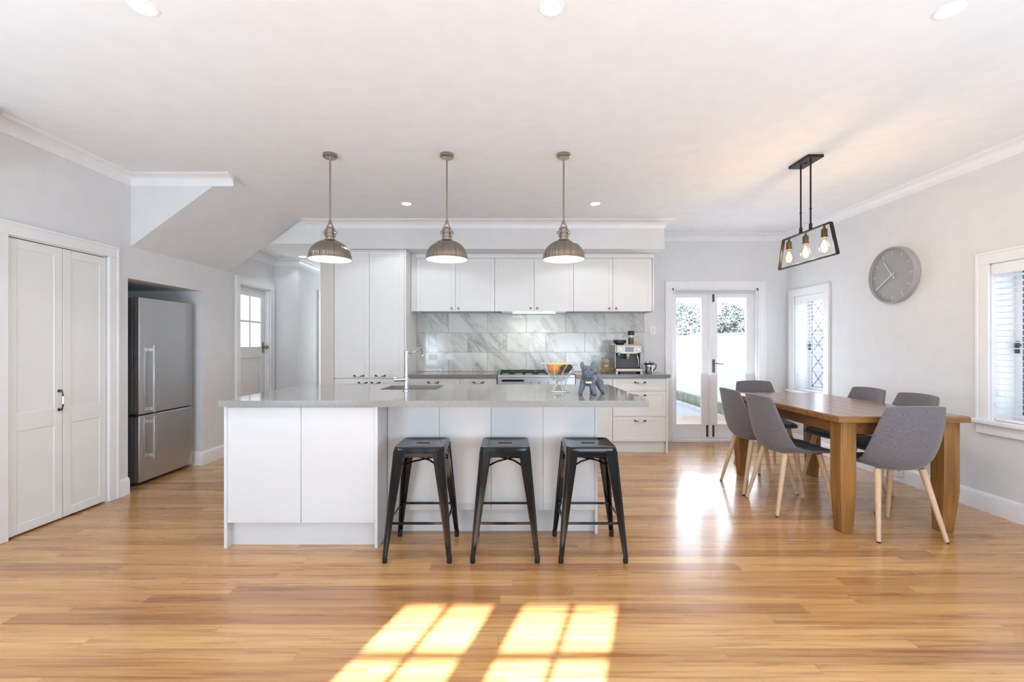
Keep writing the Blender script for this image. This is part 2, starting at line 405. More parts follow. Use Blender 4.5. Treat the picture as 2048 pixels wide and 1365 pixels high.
def slab_door(x0, x1, z0, z1, yf, t=0.02, b=0.05, rec=0.005, splits=()):
    """shaker style leaf whose front is at y = yf, thickness behind it; splits = mid rails (z0, z1)"""
    mb = MB(); mb.box(x0 + .001, x1 - .001, yf + rec, yf + t, z0 + .001, z1 - .001)
    mb.box(x0, x0 + b, yf, yf + rec + .002, z0, z1); mb.box(x1 - b, x1, yf, yf + rec + .002, z0, z1)
    mb.box(x0 + b, x1 - b, yf, yf + rec + .002, z0, z0 + b); mb.box(x0 + b, x1 - b, yf, yf + rec + .002, z1 - b, z1)
    for s0, s1 in splits: mb.box(x0 + b, x1 - b, yf, yf + rec + .002, s0, s1)
    return mb
def pull(parent, x, z, yf, L=0.115, vertical=False):
    mb = MB(); h = L / 2
    def P(u, o): return (x, yf - o, z + u) if vertical else (x + u, yf - o, z - 0.004 * (o > 0.02))
    for sg in (-1, 1):
        mb.mi = 0
        mb.cyl(P(sg * h, 0), P(sg * h, 0.006), 0.011, 0.009, 14); mb.cyl(P(sg * h, 0.004), P(sg * h, 0.018), 0.006, 0.005, 10)
        mb.tube([P(sg * h, 0.014), P(sg * h * 0.9, 0.024), P(sg * h * 0.7, 0.028), P(sg * h * 0.42, 0.030)], [0.0055, 0.005, 0.0045, 0.006], 10)
        c = P(sg * h, 0.016); mb.sphere(c, 0.0095, n=12, m=8)
    mb.mi = 1
    mb.tube([P(-h * 0.42, 0.030), P(-h * 0.2, 0.033), P(h * 0.2, 0.033), P(h * 0.42, 0.030)], [0.0055, 0.0075, 0.0075, 0.0055], 12)
    return mb.build('handle', [PEWTER, PORCELAIN], parent, ang=50, label='dark pewter handle with a white porcelain grip')
def knob(parent, x, z, yf):
    mb = MB(); mb.cyl((x, yf, z), (x, yf - 0.014, z), 0.006, 0.005, 12); mb.sphere((x, yf - 0.02, z), 0.014, (1, 0.7, 1), 14, 8)
    return mb.build('knob', NICKEL, parent)

XL, XR, YB = -3.24, 3.61, 6.0
SK = 'structure'
# ------------------------------------------------------------------ shell
B(-4.3, 3.85, -0.8, 8.3, -0.12, 0).build('floor', FLOOR, kind=SK, smooth=False)
B(-4.3, 3.85, -0.8, 6.4, ZC, 2.85).build('ceiling', CEIL, kind=SK, smooth=False)
B(-4.3, 3.85, -0.2, 6.3, 2.85, 5.2).build('wall_upper_storey', FENCE, kind=SK, smooth=False)  # unseen storey above, its height set to shade the fence evenly
B(-4.3, -2.0, 6.4, 8.3, ZC, 2.85).build('ceiling_hall_roof', CEIL, kind=SK, smooth=False)
# left wall (local x = distance from the camera, front faces the room)
NI0, NI1, NIZ = 3.90, 4.84, 1.83            # fridge niche
CB0, CB1, CBZ = 2.955, 3.70, 1.975           # cupboard
HD0, HD1, HDZ = 5.50, 6.20, 2.0             # hall door
lw = MB()
for (a, b, z0, z1) in ((-0.8, CB0, 0, ZC), (CB0, CB1, CBZ, ZC), (CB1, NI0, 0, ZC), (NI0, NI1, NIZ, ZC), (NI1, HD0, 0, ZC), (HD0, HD1, HDZ, ZC), (HD1, 6.45, 0, ZC)):
    lw.box(XL - 0.14, XL, a, b, z0, z1)
lw.box(XL - 0.5, XL - 0.14, CB0 - .1, CB1 + .05, 0, ZC)          # back of the cupboard
lw.build('wall_left', WALL, kind=SK, smooth=False)
# lining of the fridge niche
nb = MB(); D = 0.82
nb.box(XL - D - .02, XL - D, NI0 - .02, NI1 + .02, 0, NIZ + .02); nb.box(XL - D, XL - .14, NI0 - .02, NI0, 0, NIZ + .02)
nb.box(XL - D, XL - .14, NI1, NI1 + .02, 0, NIZ + .02); nb.box(XL - D, XL - .14, NI0, NI1, NIZ, NIZ + .02)
nb.build('wall_niche', WALL, kind=SK, smooth=False)
# right wall with two windows, local frame: x runs towards the camera
RW = (2.55, 3.455, 0.69, 1.87, 5.275, 5.83)
rw = MB()
for a, b, z0, z1 in ((-0.8, RW[0], 0, ZC), (RW[0], RW[1], 0, RW[2]), (RW[0], RW[1], RW[3], ZC), (RW[1], RW[4], 0, ZC), (RW[4], RW[5], 0, RW[2]), (RW[4], RW[5], RW[3], ZC), (RW[5], 6.3, 0, ZC)):
    rw.box(XR, XR + 0.24, a, b, z0, z1)
rw.build('wall_right', WALL, kind=SK, smooth=False)
# back wall with garden doors
GD = (2.112, 3.235, 0.0, 2.005)
cells(MB(), [-2.21, XR], [0, ZC], [GD], YB, YB + 0.24).build('wall_back', WALL, kind=SK, smooth=False)
# rear wall behind the camera: sunlit glazed doors only, no window openings
RD = (-1.47, -0.416, 0.0, 2.205)
cells(MB(), [XL - .14, XR + .24], [0, ZC], [RD], -0.72, -0.6).build('wall_rear', WALL, kind=SK, smooth=False)
# pantry side nib, hall walls, hall ceiling, kitchen bulkhead
B(-2.21, -2.052, 5.36, 8.3, 0, 2.44).build('wall_nib', mat('nib_beige', S(220, 214, 206), 0.7), kind=SK, smooth=False)  # beige stub, a warmer tone than the other walls
B(XL - .14, -2.91, 6.32, 8.3, 0, ZC).build('wall_hall', WALL, kind=SK, smooth=False)
B(-2.91, -2.0, 8.2, 8.3, 0, 2.44).build('wall_hall_end', WALL, kind=SK, smooth=False)
B(XL, -2.2, 5.34, 8.3, 2.44, ZC).build('ceiling_hall', CEIL, kind=SK, smooth=False)
B(-2.2, 1.793, 5.34, YB, 2.38, ZC).build('wall_bulkhead', WALL, kind=SK, smooth=False)
# sloping soffit under the stairs
MB().prism([(XL - .02, 2.09), (-2.39, ZC + .02), (XL - .02, ZC + .02)], 'y', 3.93, 5.30).build('ceiling_stair_soffit', WALL, kind=SK, smooth=False)
# cornices and skirtings (path with the room on its left side)
sweep([(XR, 2.0 - 2.6), (XR, YB), (1.793, YB), (1.793, 5.34), (-2.38, 5.34)], cornice_prof(ZC)).build('trim_cornice_right', TRIM, kind=SK)
sweep([(-2.36, 3.93), (XL, 3.93), (XL, 2.86)], cornice_prof(ZC)).build('trim_cornice_left', TRIM, kind=SK)
B(XL, -3.08, -0.6, 2.70, 2.3, ZC).build('wall_bulkhead_near', WALL, kind=SK, smooth=False)
sweep([(XL, 2.70), (-3.08, 2.70), (-3.08, -0.6)], cornice_prof(ZC)).build('trim_cornice_near', TRIM, kind=SK)
sweep([(-2.21, 8.2), (-2.91, 8.2), (-2.91, 6.32), (XL, 6.32), (XL, 5.5)], cornice_prof(2.44, 0.08)).build('trim_cornice_hall', TRIM, kind=SK)
sweep([(XR, -0.6), (XR, YB), (GD[1] + .09, YB)], BASEP).build('baseboard_right', TRIM, kind=SK)
sweep([(GD[0] - .09, YB), (1.86, YB)], BASEP).build('baseboard_back', TRIM, kind=SK)
sweep([(XL, HD0 - .09), (XL, NI1), (XL - .5, NI1)], BASEP).build('baseboard_left', TRIM, kind=SK)
sweep([(XL, NI0), (XL, CB1 + .086)], BASEP).build('baseboard_niche', TRIM, kind=SK)
sweep([(XL, CB0 - .09), (XL, -0.6)], BASEP).build('baseboard_near', TRIM, kind=SK)
sweep([(-2.91, 8.2), (-2.91, 6.32), (XL, 6.32)], BASEP).build('baseboard_hall', TRIM, kind=SK)

# ------------------------------------------------------------------ door 1: pair of tall cupboard doors in the left wall
d1 = holder('door_1', (XL, 0, 0), radians(90))
casing(MB(), CB0, CB1, 0, CBZ, 0.085).build('door_frame', TRIM, d1, bevel=.003)
MB().box(CB0 - .001, CB0 + .012, 0.0, .10, 0, CBZ).box(CB1 - .012, CB1 + .001, 0.0, .10, 0, CBZ).box(CB0, CB1, 0.0, .10, CBZ - .008, CBZ + .001).build('door_jamb', TRIM, d1)
mid = (CB0 + CB1) / 2 + 0.006
for x0, x1 in ((CB0 + .006, mid - .002), (mid + .002, CB1 - .006)):
    lf = slab_door(x0, x1, 0.012, CBZ - .014, 0.0, 0.022, 0.062, 0.005, splits=((0.69, 0.81),)).build('door_leaf', CREAM, d1, bevel=.003)
    if x0 < mid - .1: pull(lf, x1 - .028, 0.865, 0.0, 0.135, True)

# ------------------------------------------------------------------ fridge
fr = thing('refrigerator', 'tall brushed steel refrigerator with freezer below, standing in the wall niche', 'refrigerator', (XL, 4.08, 0), radians(90))
FW, FZ, FS, FY = 0.69, 1.69, 0.635, 0.05   # local: x along the wall, front at y = FY
B(0, FW, FY + .06, FY + .70, 0.03, FZ - .01).build('body', mat('fridge_side_grey', S(112, 113, 115), 0.45, 0.6), fr, bevel=.004)
B(0.02, FW - .02, FY + .08, FY + .66, 0.0, 0.03).build('base', BLACKP, fr)
up = B(0, FW, FY, FY + .055, FS + .006, FZ).build('upper_door', STEEL, fr, bevel=.006)
lo = B(0, FW, FY, FY + .055, 0.035, FS - .006).build('freezer_door', STEEL, fr, bevel=.006)
def fh(z0, z1, par):
    mb = MB(); mb.mi = 1; mb.box(.05, .105, FY - .004, FY, z0, z1); mb.mi = 0
    mb.box(.104, .124, FY - .055, FY - .040, z0, z1)
    for z in (z0 + .02, z1 - .06): mb.box(.106, .122, FY - .045, FY, z, z + .03)
    mb.build('handle', [HANDLEM, STEEL], par, bevel=.002, label='long bright aluminium bar handle')
fh(FS + .012, 1.265, up); fh(0.225, FS - .02, lo)
B(-.012, .03, FY + .01, FY + .08, FS - .012, FS + .012).build('hinge', BLACKP, fr)

# ------------------------------------------------------------------ door 2: part glazed hall door
d2 = holder('door_2', (XL, 0, 0), radians(90))
casing(MB(), HD0, HD1, 0, HDZ, 0.085).build('door_frame', TRIM, d2, bevel=.003)
MB().box(HD0, HD0 + .012, 0, .14, 0, HDZ).box(HD1 - .012, HD1, 0, .14, 0, HDZ).box(HD0, HD1, 0, .14, HDZ - .012, HDZ).build('door_jamb', TRIM, d2)
lf = MB(); a, b, y0, y1 = HD0 + .015, HD1 - .015, .06, .10
zt = HDZ - .015
lf.box(a, a + .09, y0, y1, .01, zt); lf.box(b - .09, b, y0, y1, .01, zt); lf.box(a + .09, b - .09, y0, y1, zt - .10, zt); lf.box(a + .09, b - .09, y0, y1, .01, .2)
lf.box(a + .09, b - .09, y0, y1, 1.10, 1.24); lf.box((a + b) / 2 - .012, (a + b) / 2 + .012, y0 + .005, y1 - .01, 1.24, zt - .10); lf.box(a + .09, b - .09, y0 + .007, y1 - .012, 1.55, 1.575)
lf.box(a + .08, b - .08, y0 + .018, y1 - .006, .19, 1.12)
for k in range(1, 8): lf.box(a + .09 + k * .062 - .03, a + .09 + k * .062 + .028, y0 + .013, y0 + .02, .2, 1.10)
lfo = lf.build('door_leaf', TRIM, d2, bevel=.002)
B(a + .05, b - .05, .078, .084, 1.2, zt - .05).build('pane', GLOWPANE, lfo)
mb = MB(); mb.box(b - .065, b - .02, y0 - .004, y0, 1.16, 1.30); mb.cyl((b - .045, y0, 1.235), (b - .045, y0 - .035, 1.235), .008, n=10); mb.sphere((b - .045, y0 - .05, 1.235), .025, n=14, m=8)
mb.build('door_handle', BRASS, lfo, label='small brass knob on a back plate')
# hall end: bright cased doorway edge on the hall wall
d4 = holder('door_4', (-2.91, 0, 0), radians(90))
casing(MB(), 7.05, 7.9, 0, 2.0, 0.09).build('door_frame', TRIM, d4, bevel=.003)
slab_door(7.05, 7.9, 0.01, 2.0, -0.012, .03, .1, .008, splits=((.9, 1.05),)).build('door_leaf', TRIM, d4, bevel=.003)

# ------------------------------------------------------------------ windows in the right wall
def win(n, d0, d1, lab):
    """local x = -y world; the room is at local -y"""
    r = holder('window_%d' % n, (XR, 0, 0), radians(-90))
    x0, x1 = -d1, -d0; z0, z1 = RW[2], RW[3]
    casing(MB(), x0, x1, z0, z1, 0.088).build('window_frame', TRIM, r, bevel=.003)
    MB().box(x0, x0 + .008, 0, .2, z0, z1).box(x1 - .008, x1, 0, .2, z0, z1).box(x0, x1, 0, .2, z1 - .008, z1).build('window_jamb', TRIM, r)
    mb = MB(); mb.box(x0 - .125, x1 + .125, -.055, 0.0, z0 - .022, z0 + .006); mb.box(x0, x1, 0, .2, z0 - .022, z0 + .006)
    mb.box(x0 - .09, x1 + .09, -.022, 0, z0 - .10, z0 - .022)
    mb.build('window_sill', TRIM, r, bevel=.004)
    s = MB(); t = .045; ys = (.175, .205); a, b, c, d = x0 + .008, x1 - .008, z0 + .006, z1 - .008
    s.box(a, a + t, *ys, c, d); s.box(b - t, b, *ys, c, d); s.box(a + t, b - t, *ys, c, c + t); s.box(a + t, b - t, *ys, d - t, d)
    so = s.build('sash', TRIM, r, bevel=.002)
    B(a + t, b - t, .189, .192, c + t, d - t).build('pane', PANE, so)
    # diamond leadlight
    L = MB(); X0, X1, Z0, Z1 = a + t, b - t, c + t, d - t; nx = max(2, round((X1 - X0) / .20)); nz = 5
    dx = (X1 - X0) / nx; dz = (Z1 - Z0) / nz; y = .185
    for i in range(-nz, nx + nz + 1):
        for sg in (1, -1):
            # line x = X0 + i*dx + sg*s, z = Z0 + s*dz/dx
            pts = []
            for zz in (0.0, float(nz)):
                pts.append((i + sg * zz, zz))
            (xa, za), (xb, zb) = pts
            lo_, hi_ = 0.0, float(nz)
            # clip in x
            if sg == 1: s0, s1 = max(0, -i), min(nz, nx - i)
            else: s0, s1 = max(0, i - nx), min(nz, i)
            if s1 > s0: L.bar((X0 + (i + sg * s0) * dx, y, Z0 + s0 * dz), (X0 + (i + sg * s1) * dx, y, Z0 + s1 * dz), .006, .005, (0, 1, 0))
    L.box(X0, X1, y - .005, y + .003, (Z0 + Z1) / 2 - .006, (Z0 + Z1) / 2 + .006)
    for zz in (Z0, Z1): L.box(X0, X1, y - .003, y + .003, zz - .004, zz + .004)
    for xx in (X0, X1): L.box(xx - .004, xx + .004, y - .003, y + .003, Z0, Z1)
    L.build('leadlight', LEAD, so, label='dark diamond leading in front of the glass')
    mb = MB(); mb.box(a + t * .3, a + t * .7, .16, .176, 1.2, 1.29); mb.bar((a + t / 2, .16, 1.27), (a + t / 2 + .05, .135, 1.26), .012, .01)
    mb.build('latch', PEWTER, so)
    # venetian blind hung in the reveal
    bl = thing('venetian_blind', lab, 'blind', (XR, 0, 0), radians(-90), 'white venetian blinds in the leadlight windows')
    B(x0 + .012, x1 - .012, -.008, .012, z1 - .085, z1 - .004).build('valance', BLINDW, bl, bevel=.003)
    B(x0 + .014, x1 - .014, .02, .065, z1 - .05, z1 - .008).build('headrail', BLINDW, bl)
    sl = MB(); z = z1 - .10; k = 0
    while z > z0 + .03:
        sl.bar((x0 + .016, .042, z), (x1 - .016, .042, z), .048, .0028, (0, 0.10, 1)); z -= .0445
    sl.build('slats', BLINDW, bl)
    B(x0 + .016, x1 - .016, .018, .066, z0 + .008, z0 + .026).build('bottom_rail', BLINDW, bl, bevel=.003)
    for xx in (x0 + .09, x1 - .09):
        for yy in (.018, .066): MB().cyl((xx, yy, z0 + .02), (xx, yy, z1 - .03), .0012, n=6).build('ladder_cord', BLINDW, bl)
    for xx, zz in ((.05, .19), (.035, .11)):
        MB().cyl((x0 + xx, .005, z0 + zz + .03), (x0 + xx, .005, z1 - .06), .0012, n=6).lathe([(.002, 0), (.008, .012), (.004, .035)], (x0 + xx, .005, z0 + zz), 10).build('pull_cord', BLINDW, bl)
win(1, RW[0], RW[1], 'wide white venetian blind in the window cut off by the right edge')
win(2, RW[4], RW[5], 'narrow white venetian blind in the small window beside the garden doors')

# ------------------------------------------------------------------ garden doors in the back wall
d3 = holder('door_3', (0, YB, 0))
x0, x1, zt = GD[0], GD[1], GD[3]
casing(MB(), x0, x1, 0, zt, 0.088).build('door_frame', TRIM, d3, bevel=.003)
MB().box(x0, x0 + .02, 0, .2, 0, zt).box(x1 - .02, x1, 0, .2, 0, zt).box(x0, x1, 0, .2, zt - .03, zt).build('door_jamb', TRIM, d3)
MB().box(x0 - .02, x1 + .02, -.035, .22, 0, .035).build('door_threshold', TRIM, d3, bevel=.004)
mx = (x0 + x1) / 2 - .03
for side, (a, b) in enumerate(((x0 + .02, mx - .002), (mx + .002, x1 - .02))):
    lf = MB(); y0, y1 = .055, .095; st = .085 if side == 0 else .105
    sa, sb = (.045, .108) if side == 0 else (.085, .105)
    if side == 0: sa, sb = .06, .12
    lf.box(a, a + sa, y0, y1, .04, zt - .035); lf.box(b - sb, b, y0, y1, .04, zt - .035)
    lf.box(a + sa, b - sb, y0, y1, .04, .215); lf.box(a + sa, b - sb, y0, y1, zt - .12, zt - .035)
    lf.box(a + sa - .012, b - sb + .012, y0 - .004, y0 + .006, .203, .222)
    o = lf.build('door_leaf', TRIM, d3, bevel=.003)
    B(a + sa, b - sb, .073, .079, .215, zt - .12).build('pane', PANE, o)
    if side == 1:
        B(a - .03, a + .012, y0 - .012, y0 + .01, .04, zt - .035).build('astragal', TRIM, o, bevel=.004)
        mb = MB(); mb.box(a + .006, a + .05, y0 - .010, y0, 0.90, 1.075); mb.cyl((a + .028, y0, 1.02), (a + .028, y0 - .05, 1.02), .009, n=10)
        mb.tube([(a + .028, y0 - .045, 1.02), (a + .06, y0 - .05, 1.022), (a + .10, y0 - .046, 1.012), (a + .145, y0 - .046, 1.016)], [.009, .008, .007, .006], 10)
        mb.cyl((a + .028, y0 - .012, .935), (a + .028, y0, .935), .011, n=12)
        mb.build('door_handle', [mat('antique_pewter', S(120, 118, 118), 0.35, .9)], o, bevel=.002, label='pewter lever handle on a tall plate')
        B(a + .018, a + .042, y0 - .010, y0, .055, .21).build('bolt', PEWTER, o, bevel=.002)
        B(a + .018, a + .042, y0 - .010, y0, 1.83, 1.93).build('bolt', PEWTER, o, bevel=.002)
    else:
        B(b - .06, b - .036, y0 - .010, y0, .055, .21).build('bolt', PEWTER, o, bevel=.002)
rb = thing('roller_blind', 'pale grey roller blind rolled up above the garden doors', 'blind', (0, YB, 0))
MB().cyl((x0 + .03, .02, zt - .035), (x1 - .03, .02, zt - .035), .024, n=20).build('roll', BLINDG, rb)
for xx in (x0 + .022, x1 - .032): B(xx, xx + .01, -.01, .05, zt - .075, zt - .004).build('bracket', PLASTICW, rb)
B(x0 + .035, x1 - .035, .000, .012, zt - .072, zt - .052).build('hem_bar', BLINDG, rb, bevel=.003)

# rear glazed doors that throw the sun patches, and blinds added behind the fill lamps
d5 = holder('door_5', (0, -0.6, 0))
mb = MB(); zt = RD[3]
mb.box(-1.034, -.894, -.10, -.06, 0, zt)
for a, b in ((-1.47, -1.034), (-.894, -.416)):
    c = (a + b) / 2; mb.box(c - .012, c + .012, -.09, -.065, 0, zt); mb.box(a, b, -.10, -.06, 0, .25)
    for k in range(1, 7): mb.box(a, b, -.09, -.065, zt - .30 * k - .012, zt - .30 * k + .012)
lo_ = mb.build('door_leaf', TRIM, d5)
B(-1.47, -.416, -.08, -.078, 0.2, zt).build('pane', PANE, lo_)
for a, b in ((.45, 3.25), (-2.95, -1.85)):
    tag(B(a, b, -.60, -.585, .43, 2.33).build('roller_blind', BLINDG), 'pale blind added on the rear wall behind the %s fill lamp' % ('wide' if a > 0 else 'narrow'), 'blind')

# ------------------------------------------------------------------ outside
B(-6, 4.02, 6.26, 16, -.16, -.12).build('ground_path', PATH, kind=SK, smooth=False)
B(4.02, 9, -3, 16, -.16, -.125).build('ground_garden', GARDEN, kind=SK, smooth=False)
B(3.9, 4.02, 6.26, 14, -.13, -.05).build('trim_kerb', KERB, kind=SK, bevel=.01)
B(4.14, 4.2, 2, 14, -.13, .12).build('trim_sleeper', GARDEN, kind=SK, bevel=.01)
fe = thing('boundary_fence', 'white panelled boundary fence seen through the garden doors', 'fence', (4.25, 0, 0))
B(-.02, .03, -2, 13.8, .10, 1.46).build('panel', FENCE, fe)
B(-.045, .045, -2, 13.8, 1.46, 1.50).build('capping', FENCE, fe, bevel=.006)
for yy in (0.4, 2.8, 5.2, 7.6, 10.0, 12.4): B(-.04, -.02, yy, yy + .09, .10, 1.46).build('post', FENCE, fe)
def bush(name, c, r, label, n=5200):
    t = thing(name, label, 'bush', (c[0], c[1], -.12), 0, 'bushes behind the white fence')
    mb = MB(); H = c[2] + .12
    for i in range(n):
        while True:
            p = Vector([random.uniform(-1, 1) for _ in range(3)])
            if p.length < 1: break
        p = p.normalized() * (0.55 + 0.45 * p.length) * (1 + 0.10 * sin(7 * p.x + 5 * p.z) + .06 * sin(13 * p.y))
        q = Vector((p.x * r[0], p.y * r[1], H + p.z * r[2])); s = random.uniform(.022, .05)
        u = Vector([random.gauss(0, 1) for _ in range(3)]).normalized(); v = u.orthogonal().normalized() * .5
        mb.add([q - u * s, q + v * s, q + u * s, q - v * s], [(0, 1, 2, 3)])
    mb.build('foliage', LEAF, t, smooth=False)
    MB().tube([(0, 0, 0), (.05, 0, H * .5), (0, .05, H)], [.08, .06, .04], 8).build('stem', BARK, t)
nw = thing('neighbour_house', 'grey rendered wall of the neighbouring house seen through the leadlight', 'house', (5.3, 1.5, -.12))
B(0, .3, -5, 4.4, 0, 3.4).build('wall', mat('neighbour_render', S(158, 162, 170), .85, noise=.06), nw)
B(-.35, .3, -5, 4.4, 3.4, 3.5).build('eave', FENCE, nw)
bush('garden_bush', (4.85, 12.5, 1.72), (.62, .5, .70), 'round grey-green bush seen through the left garden door')
bush('garden_bush', (5.5, 11.2, 1.66), (.52, .5, .64), 'round grey-green bush seen through the right garden door')

# ------------------------------------------------------------------ kitchen cabinets against the back wall
YF = 5.36
def body(name, x0, x1, z0, z1, yf, yb, lab, kick=None, toe=True):
    t = thing(name, lab, 'cabinet', ((x0 + x1) / 2, yf, 0), 0); cx = (x0 + x1) / 2
    return t, x0 - cx, x1 - cx, yb - yf - .013
# pantry
p, a, b, dp = body('pantry_cabinet', -2.05, -1.212, 0, 2.376, YF, YB, 'tall cream pantry cabinet with two long doors beside the hall')
MB().box(a, b - .018, .022, dp, .13, 2.376).box(b - .018, b, 0.0, dp, 0, 2.376).box(a, b, .005, .022, 2.362, 2.376).build('body', CREAM, p)
B(a, b - .018, .06, .08, 0, .13).build('kickboard', CREAM, p)
m = (a + b - .02) / 2
for x0, x1, hx in ((a + .002, m - .0015, m - .12), (m + .0015, b - .021, m + .13)):
    o = slab_door(x0, x1, .878, 2.358, 0, .02, .058, .005).build('upper_door', CREAM, p, bevel=.002); pull(o, hx, .905, 0, .105)
    o = slab_door(x0, x1, .14, .866, 0, .02, .058, .005).build('lower_door', CREAM, p, bevel=.002); pull(o, m + (-.075 if hx < m else .075), .825, 0, .09)
# base units
def base(name, x0, x1, lab, fronts, end=None, door=False):
    t, a, b, dp = body(name, x0, x1, 0, .878, YF, YB - .005, lab)
    mb = B(a, b, .022, dp, .13, .878); 
    if end: mb.box(b - .018, b + .0, -.01, dp, 0, .878)
    mb.build('body', CREAM, t); B(a, b - (.02 if end else 0), .06, .08, 0, .13).build('kickboard', CREAM, t)
    e = .02 if end else .002
    for z0, z1 in fronts:
        o = slab_door(a + .002, b - e, z0, z1, 0, .02, .04, .004).build('door' if door else 'drawer', CREAM, t, bevel=.002)
        pull(o, (a + b) / 2, z1 - .045, 0, .115)
    return t
D3 = ((.14, .425), (.429, .722), (.726, .872))
base('base_cabinet', -1.21, -.585, 'cream drawer cabinet next to the pantry, behind the island tap', D3)
base('base_cabinet', -.583, -.155, 'narrow cream drawer cabinet just left of the cooker', D3)
base('base_cabinet', .765, 1.195, 'narrow cream cabinet right of the cooker, behind the dog figurine', ((.14, .872),), door=True)
base('base_cabinet', 1.197, 1.835, 'cream three-drawer cabinet at the right end of the kitchen run', D3, end=True)
# benchtops
tag(B(-1.211, -.152, YF - .03, YB - .002, .88, .92).build('benchtop', STONE2, bevel=.002), 'grey stone benchtop between the pantry and the cooker', 'benchtop')
tag(B(.763, 1.862, YF - .03, YB - .002, .88, .92).build('benchtop', STONE2, bevel=.002), 'grey stone benchtop right of the cooker under the coffee machine', 'benchtop')
# wall cabinets
def upper(x0, x1, lab):
    yf = 5.62; t, a, b, dp = body('wall_cabinet', x0, x1, 0, 0, yf, YB, lab)
    t['group'] = 'cream wall cabinets over the splashback'
    B(a, b, .021, dp, 1.69, 2.34).build('body', CREAM, t)
    m = (a + b) / 2
    for u, v, kx in ((a + .002, m - .0015, m - .045), (m + .0015, b - .002, m + .035)):
        o = slab_door(u, v, 1.675, 2.322, 0, .02, .05, .005).build('door', CREAM, t, bevel=.002); knob(o, kx, 1.712, 0)
    return t
upper(-1.148, -.186, 'left pair of cream wall cabinet doors, next to the pantry')
upper(-.186, .776, 'middle pair of cream wall cabinet doors, over the cooker light')
upper(.776, 1.738, 'right pair of cream wall cabinet doors, above the coffee machine')
tag(MB().box(-1.208, -1.149, 5.622, YB - .013, 1.675, 2.378).box(1.739, 1.757, 5.61, YB - .013, 1.668, 2.326).box(-1.149, 1.757, 5.612, 5.63, 2.325, 2.378).build('cabinet_surround', CREAM, bevel=.002),
    'cream filler panels framing the row of wall cabinets', 'panel')
# rangehood insert with its light
rh = thing('rangehood', 'flat under-cabinet rangehood with a lit strip over the cooker', 'rangehood', (.295, 5.8, 1.66))
B(-.40, .40, -.15, .17, .002, .03).build('body', STEEL, rh, bevel=.003)
B(-.26, .26, -.155, -.12, -.008, .002).build('light_strip', HOODLED, rh)
light('AREA', 'rangehood_lamp', (0, -.08, -.012), 1.5, (.93, 1, .95), size=.55, size_y=.05, parent=rh)
# splashback of marble tiles
sb = thing('splashback', 'grey veined white marble tile splashback behind the kitchen bench', 'splashback', (0, YB, 0))
B(-1.211, 1.748, -.006, -.001, .92, 1.70).build('grout', GROUT, sb)
tl = MB(); TH = .2545; TW = .509; Z0 = .914
for r_ in range(3):
    off = (-.803 if r_ % 2 == 0 else -1.061) - 2 * TW
    zz0 = max(.921, Z0 + r_ * TH) + .0015; zz1 = Z0 + (r_ + 1) * TH - .0015
    k = 0
    while off + k * TW < 1.748:
        u, v = max(-1.211, off + k * TW), min(1.748, off + (k + 1) * TW); k += 1
        if v - u > .02: tl.box(u + .0015, v - .0015, -.012, -.005, zz0, zz1)
tl.build('tiles', MARBLE, sb, bevel=.0008, seg=1)
# power points
def outlet(loc, rz, lab, wd=.115, ht=.072):
    t = thing('power_point', lab, 'power point', loc, rz, 'white power points')
    B(-wd / 2, wd / 2, -.010, 0, -ht / 2, ht / 2).build('plate', PLASTICW, t, bevel=.003)
    SG = mat('switch_grey', S(206, 206, 206), .4)
    if wd > ht:
        for x in (-wd * .3, wd * .3): B(x - .007, x + .007, -.013, -.009, ht * .1, ht * .3).build('switch', SG, t)
        for x in (-wd * .3 - .006, -wd * .3 + .006, wd * .3 - .006, wd * .3 + .006): B(x - .0015, x + .0015, -.0105, -.0095, -ht * .25, -ht * .08).build('socket_slot', BLACKP, t)
    else:
        for z in (-ht * .28, 0, ht * .28): B(-.008, .008, -.013, -.009, z - .01, z + .01).build('switch', SG, t)
outlet((-1.0, YB - .012, 1.108), 0, 'white power point nearest the pantry on the marble splashback')
outlet((-.80, YB - .012, 1.108), 0, 'second white power point on the marble splashback, nearer the cooker')
outlet((1.862, YB, 1.45), 0, 'upright white switch plate on the wall beside the garden doors', .072, .115)
outlet((XR - .018, 4.27, .085), radians(-90), 'white power point low on the skirting behind the dining table')

# ------------------------------------------------------------------ cooker
ck = thing('range_cooker', 'wide stainless steel freestanding cooker with black gas trivets', 'cooker', (.305, YF - .02, 0))
B(-.45, .45, .02, .62, .10, .885).build('body', STEEL, ck, bevel=.003)
B(-.45, .45, -.02, .63, .885, .915).build('hob_top', STEEL, ck, bevel=.004)
cp = B(-.45, .45, -.015, .02, .765, .885).build('control_panel', STEEL, ck, bevel=.003)
B(-.40, -.145, -.018, -.014, .838, .862).build('display', DISPLAY, cp)
for x in (-.05, .05, .15, .25, .35): MB().cyl((x, -.015, .825), (x, -.045, .825), .019, .016, 18).build('knob', STEEL, cp)
dr = B(-.44, .44, -.015, .02, .20, .755).build('oven_door', STEEL, ck, bevel=.003)
B(-.32, .32, -.018, -.014, .30, .62).build('oven_glass', DISPLAY, dr)
MB().cyl((-.38, -.06, .70), (.38, -.06, .70), .011).box(-.37, -.35, -.06, -.01, .69, .71).box(.35, .37, -.06, -.01, .69, .71).build('handle', STEEL, dr)
for x in (-.4, .4):
    for y in (.08, .55): MB().cyl((x, y, 0), (x, y, .1), .02).build('foot', BLACKP, ck)
